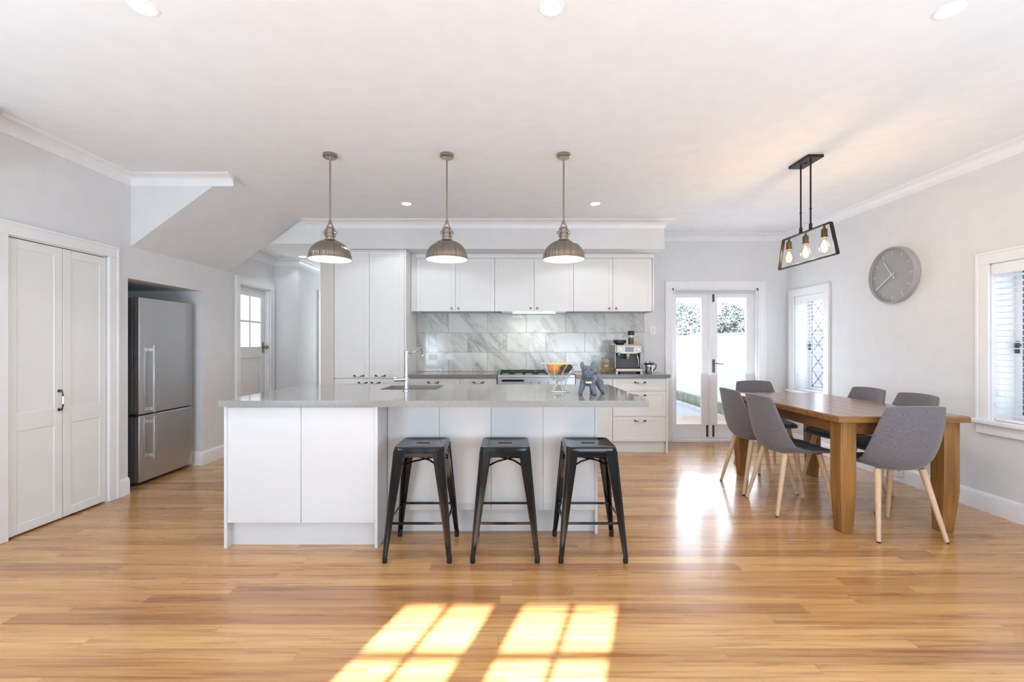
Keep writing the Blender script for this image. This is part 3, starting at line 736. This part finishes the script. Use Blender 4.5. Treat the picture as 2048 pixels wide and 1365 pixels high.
for cx in (-.28, 0, .28):
    g = MB()
    for x in (cx - .13, cx, cx + .13): g.box(x - .006, x + .006, .06, .56, .935, .947)
    for y in (.06, .19, .31, .43, .56): g.box(cx - .13, cx + .13, y - .006, y + .006, .933, .945)
    for x in (cx - .13, cx + .13):
        for y in (.06, .31, .56): g.box(x - .008, x + .008, y - .008, y + .008, .915, .952)
    g.build('trivet', BLACKP, ck, bevel=.002)
    for y in (.17, .44): MB().lathe([(.045, 0), (.045, .008), (.03, .012), (.03, .018)], (cx, y, .915), 20).build('burner', BLACKP, ck)

# ------------------------------------------------------------------ island
ISL, ISR = -1.775, -.821
c1 = thing('island_cabinet', 'white two-door cabinet block at the left end of the island', 'cabinet', ((ISL + ISR) / 2, 2.853, 0))
hw = (ISR - ISL) / 2
for s_ in (-1, 1):
    B(min(s_ * hw, s_ * (hw - .02)), max(s_ * hw, s_ * (hw - .02)), 0, 1.07 if s_ < 0 else .24, 0, .88).build('side_panel', ISLE, c1, bevel=.0015)
MB().box(-hw + .02, hw - .02, .024, 1.05, .155, .175).box(-hw + .02, hw - .02, .024, .04, .175, .878).box(-hw + .02, hw - .02, 1.08, 1.10, .155, .878).build('body', ISLE, c1)
B(-hw + .02, hw - .02, .055, .07, 0, .155).build('kickboard', ISLE, c1)
for u, v in ((-hw + .021, -.0015), (.0015, hw - .021)): B(u, v, .003, .022, .157, .874).build('door', ISLE, c1, bevel=.0012)
c2 = thing('island_cabinet', 'white recessed island cabinet with flat panels behind the bar stools', 'cabinet', (-.117, 3.075, 0))
xa, xb = ISR + .002 + .117, .587 + .117
MB().box(xa, xb - .02, .02, .85, .155, .175).box(xa, xb - .02, .02, .035, .175, .878).box(xa, xb - .02, .87, .885, .155, .878).build('body', ISLE, c2); B(xa, xb - .02, .045, .06, 0, .155).build('kickboard', ISLE, c2)
B(xb - .02, xb, -.002, .85, 0, .88).build('side_panel', ISLE, c2, bevel=.0015)
pw = (xb - .02 - xa) / 4
for k in range(4): B(xa + k * pw + .001, xa + (k + 1) * pw - .001, .001, .019, .157, .876).build('panel', ISLE, c2, bevel=.0012)
tp = MB(); SX0, SX1, SY0, SY1 = -1.0, -.56, 3.515, 3.90
cells(tp, [-1.787, .852], [2.82, 4.0], [(SX0, SX1, SY0, SY1)], .88, .92, 'xy')
tag(tp.build('island_benchtop', STONE, weld=False), 'long grey stone island benchtop overhanging the bar stools', 'benchtop')
sk = thing('sink', 'steel undermount sink let into the island benchtop', 'sink', ((SX0 + SX1) / 2, (SY0 + SY1) / 2, .70))
u, v = (SX1 - SX0) / 2 + .005, (SY1 - SY0) / 2 + .005
s = MB(); s.box(-u, u, -v, v, 0, .01); s.box(-u - .008, -u, -v, v, 0, .179); s.box(u, u + .008, -v, v, 0, .179); s.box(-u, u, -v - .008, -v, 0, .179); s.box(-u, u, v, v + .008, 0, .179)
s.build('basin', STEEL, sk); MB().lathe([(.04, 0), (.04, .004), (.02, .004)], (0, 0, .01), 20).build('drain', CHROME, sk)
tpw = thing('mixer_tap', 'tall chrome traditional mixer tap standing in front of the island sink', 'tap', (-.775, 3.44, .92))
MB().lathe([(.026, 0), (.026, .008), (.017, .014), (.0165, .10), (.013, .104), (.0125, .19), (.016, .193), (.016, .20), (.0125, .203), (.0125, .222), (.016, .225), (.016, .231), (.0125, .234), (.0125, .25), (.016, .253), (.016, .262), (.013, .265), (.013, .282), (.018, .285), (.018, .294), (.009, .298), (.007, .308), (.003, .318)], n=20).build('column', CHROME, tpw, ang=30)
MB().tube([(0, 0, .285), (.03, .06, .283), (.045, .09, .292), (.055, .11, .312), (.068, .135, .322), (.082, .16, .316), (.088, .175, .295), (.088, .178, .255)], [.008, .007, .007, .007, .007, .007, .007, .009], 12).build('spout', CHROME, tpw)
mb = MB(); mb.cyl((0, 0, .085), (-.035, -.012, .085), .018); mb.cyl((-.035, -.012, .085), (-.085, -.03, .085), .016, .017); mb.build('lever_handle', CHROME, tpw)

# ------------------------------------------------------------------ bar stools
def stool():
    t = thing('bar_stool', '', 'bar stool', (0, 0, 0), 0, 'black metal bar stools at the island')
    def rsq(h, r, z, n=6):
        pts = []
        for cx, cy, a0 in ((h - r, h - r, 0), (-(h - r), h - r, 90), (-(h - r), -(h - r), 180), (h - r, -(h - r), 270)):
            for k in range(n + 1):
                a = radians(a0 + 90 * k / n); pts.append((cx + r * cos(a), cy + r * sin(a), z))
        return pts
    s = MB(); s.loft([rsq(.148, .03, .622), rsq(.148, .03, .652), rsq(.144, .028, .660), rsq(.134, .024, .660), rsq(.126, .022, .656), rsq(.06, .012, .655)])
    s.build('seat', BLACKM, t, ang=50)
    # slot in the seat (dark hand hole)
    q = MB(); q.box(-.04, .04, -.009, .009, .6555, .6568); q.build('hand_hole', RUBBER, t, bevel=.006)
    ap = MB()
    for k in range(4):
        M = Matrix.Rotation(k * pi / 2, 4, 'Z')
        for (x0, x1, y0, y1, z0, z1) in ((-.115, .115, -.146, -.142, .600, .624), (-.115, .115, -.149, -.142, .600, .605)):
            vs = [M @ Vector((x, y, z)) for x in (x0, x1) for y in (y0, y1) for z in (z0, z1)]
            ap.add(vs, [(0, 1, 3, 2), (4, 6, 7, 5), (0, 4, 5, 1), (2, 3, 7, 6), (0, 2, 6, 4), (1, 5, 7, 3)])
    ap.build('apron', BLACKM, t)
    for sx in (-1, 1):
        for sy in (-1, 1):
            l = MB(); rings = []
            for z, o, wd in ((.648, .1475, .066), (.57, .152, .062), (.35, .172, .046), (.12, .191, .031), (.03, .198, .025)):
                th = .005; c = .012
                P = [(0, -wd), (0, -c), (-c * .3, -c * .3), (-c, 0), (-wd, 0), (-wd, -.012), (-wd + th * .6, -.012), (-wd + th * .6, -th), (-c - th * .2, -th), (-th, -c - th * .2), (-th, -wd + th * .6), (-.012, -wd + th * .6), (-.012, -wd)]
                rings.append([(sx * (o + u), sy * (o + v), z) for u, v in P])
            l.loft(rings); l.tube([(sx * .1425, sy * .1425, .635), (sx * .1475, sy * .1475, .57), (sx * .1675, sy * .1675, .35), (sx * .1865, sy * .1865, .12), (sx * .1935, sy * .1935, .03)], [.0075, .0075, .007, .006, .006], 10)
            lg = l.build('leg', BLACKM, t, ang=40)
            MB().lathe([(.013, 0), (.015, .004), (.0145, .04), (.012, .045)], (sx * .187, sy * .187, 0), 12).build('rubber_foot', RUBBER, lg)
    for k in range(4):
        M = Matrix.Rotation(k * pi / 2, 4, 'Z'); r = MB()
        r.bar(M @ Vector((-.168, -.172, .222)), M @ Vector((.168, -.172, .222)), .004, .014); r.bar(M @ Vector((-.168, -.169, .226)), M @ Vector((.168, -.169, .226)), .010, .004)
        r.build('rung', BLACKM, t)
    xb_ = MB()
    xb_.tube([(-.14, -.14, .528), (-.05, -.05, .553), (.05, .05, .553), (.14, .14, .528)], .0055, 8); xb_.tube([(.14, -.14, .528), (.05, -.05, .560), (-.05, .05, .560), (-.14, .14, .528)], .0055, 8)
    xb_.build('cross_brace', BLACKM, t)
    return t
st = stool(); st.location = (-.538, 2.85, 0); st['label'] = 'black metal bar stool nearest the left cabinet block'
dup(st, (-.029, 2.85, 0), 0, 'black metal bar stool in the middle of the three at the island')
dup(st, (.482, 2.85, 0), 0, 'black metal bar stool at the open right end of the island')

# ------------------------------------------------------------------ pendants over the island
def pendant():
    t = thing('pendant_light', '', 'pendant light', (0, 0, ZC), 0, 'brushed nickel dome pendants over the island')
    MB().lathe([(.002, -.03), (.045, -.03), (.053, -.024), (.053, 0)], n=32).build('canopy', NICKEL, t)
    MB().cyl((0, 0, -.03), (0, 0, -.50), .0068, n=14).build('rod', NICKEL, t)
    zr = -.80                                   # rim height
    sh = MB(); R = .157; prof = []
    for k in range(13):
        a = k / 12 * radians(76); prof.append((R * cos(a), zr + .012 + .138 * sin(a)))
    out = [(R + .003, zr), (R + .003, zr + .006), (R, zr + .010)] + prof + [(.034, zr + .152)]
    inn = [(r - .003 if r > .04 else r, z - .003) for r, z in reversed(prof)] + [(R - .002, zr)]
    sh.mi = 0; sh.lathe(out, n=56, cap=False)
    sh.mi = 1; sh.lathe([(.001, zr + .146)] + inn + [(R + .003, zr)], n=56, cap=False)
    sh.build('lamp_shade', [SHADEM, WHITEIN], t, ang=40, weld=False)
    c = MB(); z = zr + .148
    c.lathe([(.040, 0), (.040, .006), (.030, .010), (.030, .022), (.034, .024), (.034, .030), (.028, .033), (.027, .050), (.030, .052), (.030, .058), (.025, .061), (.025, .085), (.018, .095), (.008, .10)], (0, 0, z), 28)
    c.build('socket_collar', NICKEL, t, ang=30)
    y = MB()
    for sg in (-1, 1):
        y.tube([(sg * .034, 0, z + .02), (sg * .037, 0, z + .055), (sg * .034, 0, z + .075), (sg * .014, 0, z + .115), (sg * .007, 0, z + .135)], [.006, .0075, .007, .006, .006], 10)
        y.cyl((sg * .032, 0, z + .058), (sg * .052, 0, z + .058), .010, .009, 14)
    y.cyl((0, 0, z + .125), (0, 0, z + .150), .014, .010, 16)
    y.build('yoke', NICKEL, t)
    b = MB().sphere((0, 0, zr + .072), .036, (1, 1, 1.1)); b.cyl((0, 0, zr + .10), (0, 0, zr + .145), .016); b.build('bulb', WARMBULB, t)
    light('POINT', 'pendant_lamp', (0, 0, zr + .03), 2.0, (1, .90, .76), size=.05, parent=t)
    return t
pd = pendant(); pd.location = (-1.365, 3.49, ZC); pd['label'] = 'leftmost of the three brushed nickel pendants, nearest the fridge'
dup(pd, (-.479, 3.49, ZC), 0, 'middle one of the three brushed nickel pendants over the island')
dup(pd, (.407, 3.49, ZC), 0, 'rightmost of the three brushed nickel pendants, above the fruit bowl')

# ------------------------------------------------------------------ downlights
def downlight(x, y, z, lab, e=7):
    t = thing('downlight', lab, 'downlight', (x, y, z), 0, 'recessed ceiling downlights')
    MB().lathe([(.045, -.001), (.046, -.006), (.054, -.005), (.057, 0)], n=32, cap=False).build('rim', PLASTICW, t)
    MB().lathe([(.001, -.003), (.046, -.003), (.046, 0), (.001, 0)], n=32).build('lens', LED, t)
    light('SPOT', 'downlight_lamp', (0, 0, -.02), e, (.97, .97, 1), size=.04, parent=t, direction=(0, 0, -1)).data.spot_size = radians(130)
    return t
downlight(-1.57, 1.97, ZC, 'downlight at the top left of the ceiling, nearest row', 22)
downlight(.177, 1.97, ZC, 'downlight at the top centre of the ceiling, nearest row', 22)
downlight(1.90, 1.99, ZC, 'downlight at the top right of the ceiling, nearest row', 22)
downlight(-1.057, 4.70, ZC, 'far downlight between the left and middle pendants', 15)
downlight(.871, 4.70, ZC, 'far downlight just right of the right-hand pendant', 15)
downlight(-2.75, 6.10, 2.44, 'downlight in the lower hallway ceiling', 3)

# ------------------------------------------------------------------ dining pendant
dl = thing('linear_pendant', 'dark iron trapezoid pendant with three glowing bulbs over the dining table', 'pendant light', (2.32, 3.61, ZC))
B(-.06, .06, -.125, .125, -.022, 0).build('canopy', IRON, dl, bevel=.003)
MB().cyl((0, 0, -.03), (0, 0, -.022), .012, n=12).build('screw', BLACKP, dl)
for y in (-.06, .06):
    MB().cyl((0, y, -.022), (0, y, -.545), .0065, n=10).cyl((0, y, -.40), (0, y, -.392), .0095, n=12).cyl((0, y, -.555), (0, y, -.51), .013, .011, 14).build('rod', IRON, dl)
fm = MB(); T = [(-.285, -.56), (.29, -.56), (.35, -.80), (-.355, -.80)]
for i in range(4):
    (y0, z0), (y1, z1) = T[i], T[(i + 1) % 4]
    fm.bar((0, y0, z0), (0, y1, z1), .010 if i in (1, 3) else .024, .024 if i in (1, 3) else .010, (0, 0, 1) if i in (0, 2) else (1, 0, 0))
fm.build('frame', IRON, dl, bevel=.001)
for y in (-.215, 0, .215):
    s = MB().lathe([(.008, -.566), (.008, -.585), (.018, -.592), (.021, -.60), (.021, -.645), (.025, -.648), (.025, -.655), (.012, -.655)], (0, y, 0), 20).build('socket', BRASSD, dl, ang=30)
    prof = [(.014, -.655), (.015, -.668), (.024, -.69), (.033, -.715), (.034, -.735), (.028, -.755), (.014, -.768), (.001, -.771)]
    MB().lathe(prof, (0, y, 0), 24, cap=False).build('bulb', BULBGLASS, dl, ang=60)
    f = MB()
    for k in range(6):
        a = 2 * pi * k / 6; f.tube([(.004 * cos(a), y + .004 * sin(a), -.675), (.017 * cos(a), y + .017 * sin(a), -.712), (.013 * cos(a + .5), y + .013 * sin(a + .5), -.742)], .0024, 6)
    f.build('filament', FILAMENT, s)
    light('POINT', 'bulb_lamp', (0, y, -.72), 4.8, (1, .74, .46), size=.03, parent=dl)

# ------------------------------------------------------------------ clock
ck = thing('wall_clock', 'round grey wall clock with pale hands and no numerals on the right wall', 'clock', (XR, 4.30, 1.915), radians(-90))
R = .262
def ylathe(prof, n=64):
    m_ = MB(); m_.loft([[(r * cos(2 * pi * j / n), -y, r * sin(2 * pi * j / n)) for j in range(n)] for r, y in prof]); return m_
ylathe([(R - .01, 0), (R, .005), (R, .055), (R - .004, .060), (R - .012, .060), (R - .016, .030), (.002, .030)]).build('case', GREYC, ck, ang=40)
ylathe([(R - .017, .0305), (R - .017, .033), (.002, .033)]).build('dial', GREYD, ck, ang=40)
tk = MB()
for h in range(12):
    a = radians(h * 30); u = Vector((sin(a), 0, cos(a))); tk.bar(u * .190 + Vector((0, -.0345, 0)), u * .230 + Vector((0, -.0345, 0)), .006, .002, (0, 1, 0))
tk.build('hour_marks', HAND, ck)
def hand(ang, L, tail, wd, y):
    a = radians(ang); u = Vector((sin(a), 0, cos(a))); return MB().bar(-u * tail + Vector((0, y, 0)), u * L + Vector((0, y, 0)), wd, .002, (0, 1, 0))
hand(325, .165, .035, .009, -.040).build('hour_hand', HAND, ck); hand(236, .215, .04, .009, -.045).build('minute_hand', HAND, ck)
MB().cyl((0, -.033, 0), (0, -.050, 0), .008, n=16).build('hub', HAND, ck)

# ------------------------------------------------------------------ dining table
tb = thing('dining_table', 'honey timber dining table with square tapered legs', 'table', (2.60, 3.80, 0))
HX, Y0, Y1, TZ = .43, -.77, .77, .79
top = MB(); nb_ = 6; bw = (2 * HX) / nb_
for k in range(nb_): top.box(-HX + k * bw + .0006, -HX + (k + 1) * bw - .0006, Y0, Y1, TZ - .038, TZ)
top.build('tabletop', [TOPW], tb, bevel=.0012, seg=1)
eg = MB(); eg.box(-HX - .006, HX + .006, Y0 - .004, Y0 + .01, TZ - .042, TZ - .004).box(-HX - .006, HX + .006, Y1 - .01, Y1 + .004, TZ - .042, TZ - .004)
eg.box(-HX - .006, -HX + .01, Y0, Y1, TZ - .042, TZ - .004).box(HX - .01, HX + .006, Y0, Y1, TZ - .042, TZ - .004); eg.build('tabletop_edge', OAK_X, tb, bevel=.004)
ap = MB()
ap.box(-HX + .07, -HX + .09, Y0 + .1, Y1 - .1, TZ - .13, TZ - .04).box(HX - .09, HX - .07, Y0 + .1, Y1 - .1, TZ - .13, TZ - .04)
ap.box(-HX + .09, HX - .09, Y0 + .07, Y0 + .09, TZ - .13, TZ - .04).box(-HX + .09, HX - .09, Y1 - .09, Y1 - .07, TZ - .13, TZ - .04)
ap.build('apron', OAK_Y, tb)
for sx in (-1, 1):
    for sy in (-1, 1):
        cx, cy = sx * (HX - .085), sy * (.77 - .085); rings = []
        for z, wd, sh in ((TZ - .039, .105, 0), (.28, .105, 0), (0, .078, .008)):
            w2 = wd / 2; ox, oy = cx + sx * -sh, cy + sy * -sh
            rings.append([(ox + w2 * u, oy + w2 * v, z) for u, v in ((-1, -1), (1, -1), (1, 1), (-1, 1))])
        MB().loft(rings).build('leg', OAK_V, tb, bevel=.004)

# ------------------------------------------------------------------ dining chairs (front faces local +y)
def chair():
    t = thing('dining_chair', '', 'chair', (0, 0, 0), 0, 'grey fabric dining chairs with pale timber legs')
    prof = [  # (y, z, half width, side rise forwards, side rise upwards)
        (.235, .452, .175, 0, .004), (.20, .462, .205, 0, .012), (.10, .456, .225, 0, .022), (-.02, .442, .228, .0, .042),
        (-.12, .440, .230, .03, .070), (-.185, .462, .231, .075, .075), (-.222, .52, .231, .095, .050), (-.243, .60, .228, .085, .02),
        (-.258, .70, .220, .066, .006), (-.270, .79, .205, .050, -.002), (-.277, .850, .192, .038, -.006), (-.280, .872, .185, .034, -.008), (-.281, .880, .178, .033, -.009)]
    NX = 12; vs = []; fs = []
    for (y, z, hw, fy, fz) in prof:
        for i in range(NX + 1):
            u = -1 + 2 * i / NX; c = abs(u) ** 2.4
            vs.append((hw * u, y + fy * c, z + fz * c))
    for j in range(len(prof) - 1):
        for i in range(NX):
            a = j * (NX + 1) + i; fs.append((a, a + 1, a + NX + 2, a + NX + 1))
    s = MB().add(vs, fs); s.build('shell', FABRIC, t, solid=.022, sub=2, ang=180)
    pv = []; pf = []
    for j, (y, z, hw, fy, fz) in enumerate([(.225, .466, .165, 0, .004), (.19, .477, .19, 0, .010), (.10, .472, .205, 0, .018), (-.02, .462, .21, 0, .036), (-.11, .462, .208, .02, .052), (-.16, .474, .200, .04, .05)]):
        for i in range(9):
            u = -1 + 2 * i / 8; c = abs(u) ** 2.4; pv.append((hw * u, y + fy * c, z + fz * c))
    for j in range(5):
        for i in range(8): a = j * 9 + i; pf.append((a, a + 1, a + 10, a + 9))
    MB().add(pv, pf).build('seat_pad', PAD, t, solid=.014, sub=2, ang=180)
    for sx in (-1, 1):
        for sy in (-1, 1):
            tx, ty = sx * .145, (.13 if sy > 0 else -.125); fx, fy_ = sx * (.195 if sy > 0 else .215), (.225 if sy > 0 else -.225)
            k = MB(); k.cyl((fx, fy_, 0.004), (tx, ty, .445), .0125, .021, 16); lg = k.build('leg', BEECH, t)
            MB().lathe([(.011, 0), (.0125, .004), (.0125, .010)], (fx, fy_, 0), 12).build('glide', RUBBER, lg)
    return t
ch = chair(); ch.location = (2.185, 3.59, 0); ch.rotation_euler = (0, 0, radians(-90)); ch['label'] = 'grey dining chair on the left long side, nearer the camera'
dup(ch, (2.19, 4.07, 0), radians(-91), 'grey dining chair on the left long side, farther from the camera')
dup(ch, (2.57, 3.155, 0), radians(-1), 'grey dining chair at the near end of the table, its back to the camera')
dup(ch, (2.62, 4.70, 0), radians(180), 'grey dining chair at the far end of the table by the garden doors')
dup(ch, (2.98, 4.14, 0), radians(91), 'grey dining chair on the wall side, farther from the camera')
dup(ch, (2.965, 3.63, 0), radians(89), 'grey dining chair on the wall side, nearer the camera and behind the end chair')

# ------------------------------------------------------------------ things on the island
# cut glass bowl with fruit
bx, by = .362, 3.36
bw_ = thing('glass_bowl', 'footed cut glass fruit bowl on the island benchtop', 'bowl', (bx, by, .92))
prof = [(.066, 0), (.067, .012), (.040, .035), (.022, .052), (.020, .070), (.026, .078), (.055, .086), (.097, .146), (.140, .207), (.136, .209), (.093, .148), (.050, .094), (.002, .086), (.002, .03), (.04, .006)]
MB().lathe(prof, n=16, cap=False).build('bowl', CUTGLASS, bw_, smooth=False)
rr = MB(); rr.tube([(.139 * cos(2 * pi * k / 32), .139 * sin(2 * pi * k / 32), .208) for k in range(32)], .0025, 6, closed=True)
for k in range(10):
    a = 2 * pi * (k + .5) / 10
    rr.tube([(.052 * cos(a), .052 * sin(a), .086), (.098 * cos(a + .12), .098 * sin(a + .12), .148), (.139 * cos(a + .3), .139 * sin(a + .3), .206)], .0018, 5)
for k in range(5):
    a = 2 * pi * k / 5; rr.tube([(.064 * cos(a), .064 * sin(a), .014), (.022 * cos(a), .022 * sin(a), .056)], .0022, 5)
rr.tube([(.066 * cos(2 * pi * k / 24), .066 * sin(2 * pi * k / 24), .006) for k in range(24)], .004, 6, closed=True)
rr.build('cut_pattern', mat('cut_glass_ridges', S(250, 250, 248), .15, spec=.8), bw_)
def fruit(name, lab, c, r, sc, m_, rot=0.0):
    t = thing(name, lab, 'fruit', (bx + c[0], by + c[1], .92 + c[2]))
    M = Matrix.Rotation(rot, 3, 'Y')
    MB().sphere((0, 0, 0), r, sc, 22, 14, M).build('flesh', m_, t)
    MB().cyl(M @ Vector((0, 0, r * sc[2] * .96)), M @ Vector((0, 0, r * sc[2] * 1.06)), .003, n=8).build('stem', PEWTER, t)
fruit('orange', 'bright orange at the left front of the glass bowl', (-.042, -.034, .168), .041, (1, 1, .97), ORANGE)
fruit('mango', 'yellow mango lying across the back of the glass bowl', (.020, .048, .185), .031, (1, 1, 1.75), MANGO, radians(85))
fruit('avocado', 'dark avocado at the right front of the glass bowl', (.046, -.030, .174), .033, (1, 1, 1.35), AVOC, radians(80))
fruit('orange', 'orange resting at the far left of the glass bowl', (-.060, .035, .182), .030, (1, 1, .97), ORANGE)
# dog figurine, facing the camera and slightly to its left
dg = thing('dog_figurine', 'slate grey bulldog figurine with a gold chain collar on the island', 'figurine', (.566, 3.20, .92), 0)
d = MB()
def E(c, r, sc=(1, 1, 1), rz=0, rx=0):
    M = (Matrix.Rotation(rz, 3, 'Z') @ Matrix.Rotation(rx, 3, 'X')); d.sphere(c, r, sc, 18, 12, M)
A = radians(40)      # body axis turned: rear towards right and back
def Bp(u, v, z):     # u along the body towards the tail, v to the side
    return (-.022 + u * sin(A) * 1.0 + v * cos(A) * .9, u * cos(A) - v * sin(A) * .9, z)
E(Bp(.0, 0, .104), .050, (1, .92, 1.0)); E(Bp(.045, 0, .102), .044); E(Bp(.09, 0, .100), .043); E(Bp(.118, 0, .098), .037)
E((-.030, -.022, .128), .042, (1, .9, 1))          # neck
HX_, HY_, HZ_ = -.034, -.050, .166
E((HX_, HY_, HZ_ + .002), .044, (.98, .82, .78)); E((HX_, HY_ - .006, HZ_ - .024), .040, (1.02, .85, .72))
E((HX_ - .015, HY_ - .034, HZ_ - .018), .017, (1.05, .9, 1)); E((HX_ + .015, HY_ - .034, HZ_ - .018), .017, (1.05, .9, 1))
E((HX_, HY_ - .042, HZ_ - .004), .008, (1.3, .9, .8)); E((HX_, HY_ - .030, HZ_ - .038), .017, (1.3, .8, .6))
for sg in (-1, 1):
    d.loft([[(HX_ + sg * (.030 + .010 * f) + rx_ * cos(q) , HY_ + .006 + .008 * sin(q) , HZ_ + .012 + .050 * f) for q in [2 * pi * j / 12 for j in range(12)]] for f, rx_ in ((0, .017), (.35, .0175), (.65, .0145), (.88, .009), (1.0, .005))])
    E((HX_ + sg * .019, HY_ - .026, HZ_ + .012), .010, (1.2, .8, .7))
def leg(top, foot, r0, r1):
    m_ = [(top[i] * .45 + foot[i] * .55) for i in range(3)]; d.tube([top, m_, (foot[0], foot[1], .014)], [r0, (r0 + r1) / 2, r1], 12); E((foot[0], foot[1] - .006, .010), .017, (1, 1.25, .62))
leg(Bp(-.01, -.036, .09), (-.080, -.025, 0), .024, .015); leg(Bp(-.01, .034, .09), (.014, -.055, 0), .024, .0155)
leg(Bp(.10, -.022, .085), (.018, .085, 0), .028, .014); leg(Bp(.112, .026, .085), (.088, .045, 0), .032, .0145)
E(Bp(.152, 0, .108), .011)
body_o = d.build('body', DOG, dg, ang=180)
rm = body_o.modifiers.new('remesh', 'REMESH'); rm.mode = 'VOXEL'; rm.voxel_size = .0022; rm.use_smooth_shade = True
sm = body_o.modifiers.new('smooth', 'SMOOTH'); sm.iterations = 6; sm.factor = .5
for sg in (-1, 1): MB().sphere((HX_ + sg * .019, HY_ - .0335, HZ_ + .010), .0045, n=10, m=8).build('eye', BLACKP, dg)
MB().lathe([(.001, 0), (.020, 0), (.022, .003), (.001, .004)], Bp(.075, 0, .141), 16, sx=1.1, sy=.8).build('back_opening', BLACKP, dg, label='dark oval opening in the back')
cl = MB()
for k in range(22):
    a = 2 * pi * k / 22; p_ = (-.031 + .053 * cos(a), -.026 + .050 * sin(a), .113 + .024 * sin(a) * 1.0)
    cl.sphere(p_, .0042, n=8, m=6)
cl.box(-.048, -.014, -.074, -.070, .082, .093)
cl.build('collar', GOLD, dg, label='gold bead chain collar with a small tag')

# ------------------------------------------------------------------ things on the right kitchen bench
cm = thing('coffee_machine', 'stainless espresso machine with a black hopper on the right kitchen bench', 'coffee machine', (1.42, 5.50, .92))
SILV = mat('satin_silver_warm', S(178, 166, 154), .38, .85)
m_ = MB(); m_.box(-.165, .155, .10, .33, .062, .245); m_.box(-.165, .155, 0, .33, .245, .345); m_.box(-.165, -.150, .02, .10, .062, .245); m_.box(.140, .155, .02, .10, .062, .245)
m_.build('body', mat('machine_steel', S(150, 148, 146), .38, .9), cm, bevel=.003)
fp = MB().prism([(-.145, .255), (-.08, .238), (.08, .238), (.15, .255), (.15, .335), (-.145, .335)], 'y', -.012, .002).build('control_panel', SILV, cm, bevel=.003)
MB().box(-.045, .055, -.015, -.011, .262, .318).build('display', DISPLAY, fp)
for x in (-.105, .11): MB().cyl((x, -.012, .29), (x, -.024, .29), .014, n=16).build('knob', STEEL, fp)
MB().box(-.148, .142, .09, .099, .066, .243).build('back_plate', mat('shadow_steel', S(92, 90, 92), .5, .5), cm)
gh = MB(); gh.cyl((.0, .05, .245), (.0, .05, .205), .034, .032, 24); gh.cyl((-.105, .06, .25), (-.105, .06, .215), .026, .024, 20); gh.build('group_head', CHROME, cm)
pf = MB(); pf.mi = 0; pf.cyl((0, .05, .207), (0, .05, .175), .033, .028, 24); pf.mi = 1; pf.tube([(-.02, .03, .195), (-.055, -.02, .192), (-.085, -.06, .190)], [.009, .012, .013], 12)
pf.build('portafilter', [CHROME, BLACKP], cm)
sw = MB(); sw.tube([(.105, .04, .24), (.105, .01, .22), (.112, -.005, .16), (.115, -.01, .09)], .005, 10); sw.sphere((.105, .03, .235), .014); sw.build('steam_wand', CHROME, cm)
dt = MB(); dt.box(-.165, .155, -.05, .10, .028, .062); dt.build('drip_tray', SILV, cm, bevel=.004)
MB().box(-.145, .135, -.04, .09, .062, .066).build('drip_grille', BLACKP, cm)
MB().box(-.115, .075, -.045, .30, 0, .028).build('base', BLACKP, cm)
for x in (-.15, .14): MB().box(x - .012, x + .012, -.04, .30, 0, .03).build('foot', SILV, cm)
MB().lathe([(.045, .345), (.06, .362), (.075, .366), (.078, .40), (.074, .404), (.002, .404)], (-.075, .14, 0), 28).build('bean_hopper', BLACKP, cm, ang=30)
gr = thing('bean_canister', 'dark lidded glass canister of coffee beans on top of the espresso machine', 'canister', (1.475, 5.60, 1.268))
MB().lathe([(.036, 0), (.038, .004), (.038, .115), (.034, .12)], n=24).build('jar', JARGLASS, gr); MB().lathe([(.002, .004), (.035, .004), (.035, .085), (.002, .09)], n=24).build('beans', BEANS, gr)
MB().lathe([(.039, .115), (.041, .12), (.041, .16), (.036, .168), (.002, .168)], n=24).build('lid', BLACKP, gr)
jr = thing('glass_jar', 'glass storage jar with a knobbed lid between the figurine and espresso machine', 'jar', (1.175, 5.62, .92))
MB().lathe([(.002, 0), (.062, 0), (.066, .006), (.066, .15), (.058, .165), (.058, .172)], n=28, cap=False).build('jar', JARGLASS, jr); MB().lathe([(.06, .172), (.062, .18), (.03, .19), (.008, .194), (.014, .206), (.008, .218), (.001, .219)], n=24, cap=False).build('lid', mat('jar_lid', S(150, 156, 140), .2, .3), jr)
pp = MB()
for k in range(150):
    a = random.uniform(0, 2 * pi); r_ = .052 * math.sqrt(random.random()); z = .008 + .125 * random.random()
    q = Vector((r_ * cos(a), r_ * sin(a), z)); u = Vector([random.gauss(0, 1) for _ in range(3)]).normalized() * .011
    pp.tube([q - u, q + Vector((0, 0, .003)), q + u], .0048, 6)
tag(pp.build('dried_pasta', PASTA), 'golden dried pasta filling the glass storage jar', 'pasta', kind='stuff').location = (1.175, 5.62, .92)
jg = thing('coffee_plunger', 'small steel pot with a black rim and lid at the end of the bench', 'pot', (1.665, 5.52, .92))
MB().lathe([(.002, 0), (.046, 0), (.048, .004), (.046, .105), (.044, .108)], n=28, cap=False).build('pot', CHROME, jg, ang=30)
MB().lathe([(.044, .102), (.056, .106), (.058, .122), (.05, .126), (.002, .126)], n=28).build('rim', BLACKP, jg)
MB().box(-.03, -.008, -.02, .02, .126, .145).box(.012, .06, -.02, .02, .126, .152).build('lid_catch', CHROME, jg, bevel=.003)
MB().tube([(.05, 0, .115), (.085, -.01, .112), (.083, -.01, .07), (.05, 0, .03)], .007, 10).build('handle', BLACKP, jg)
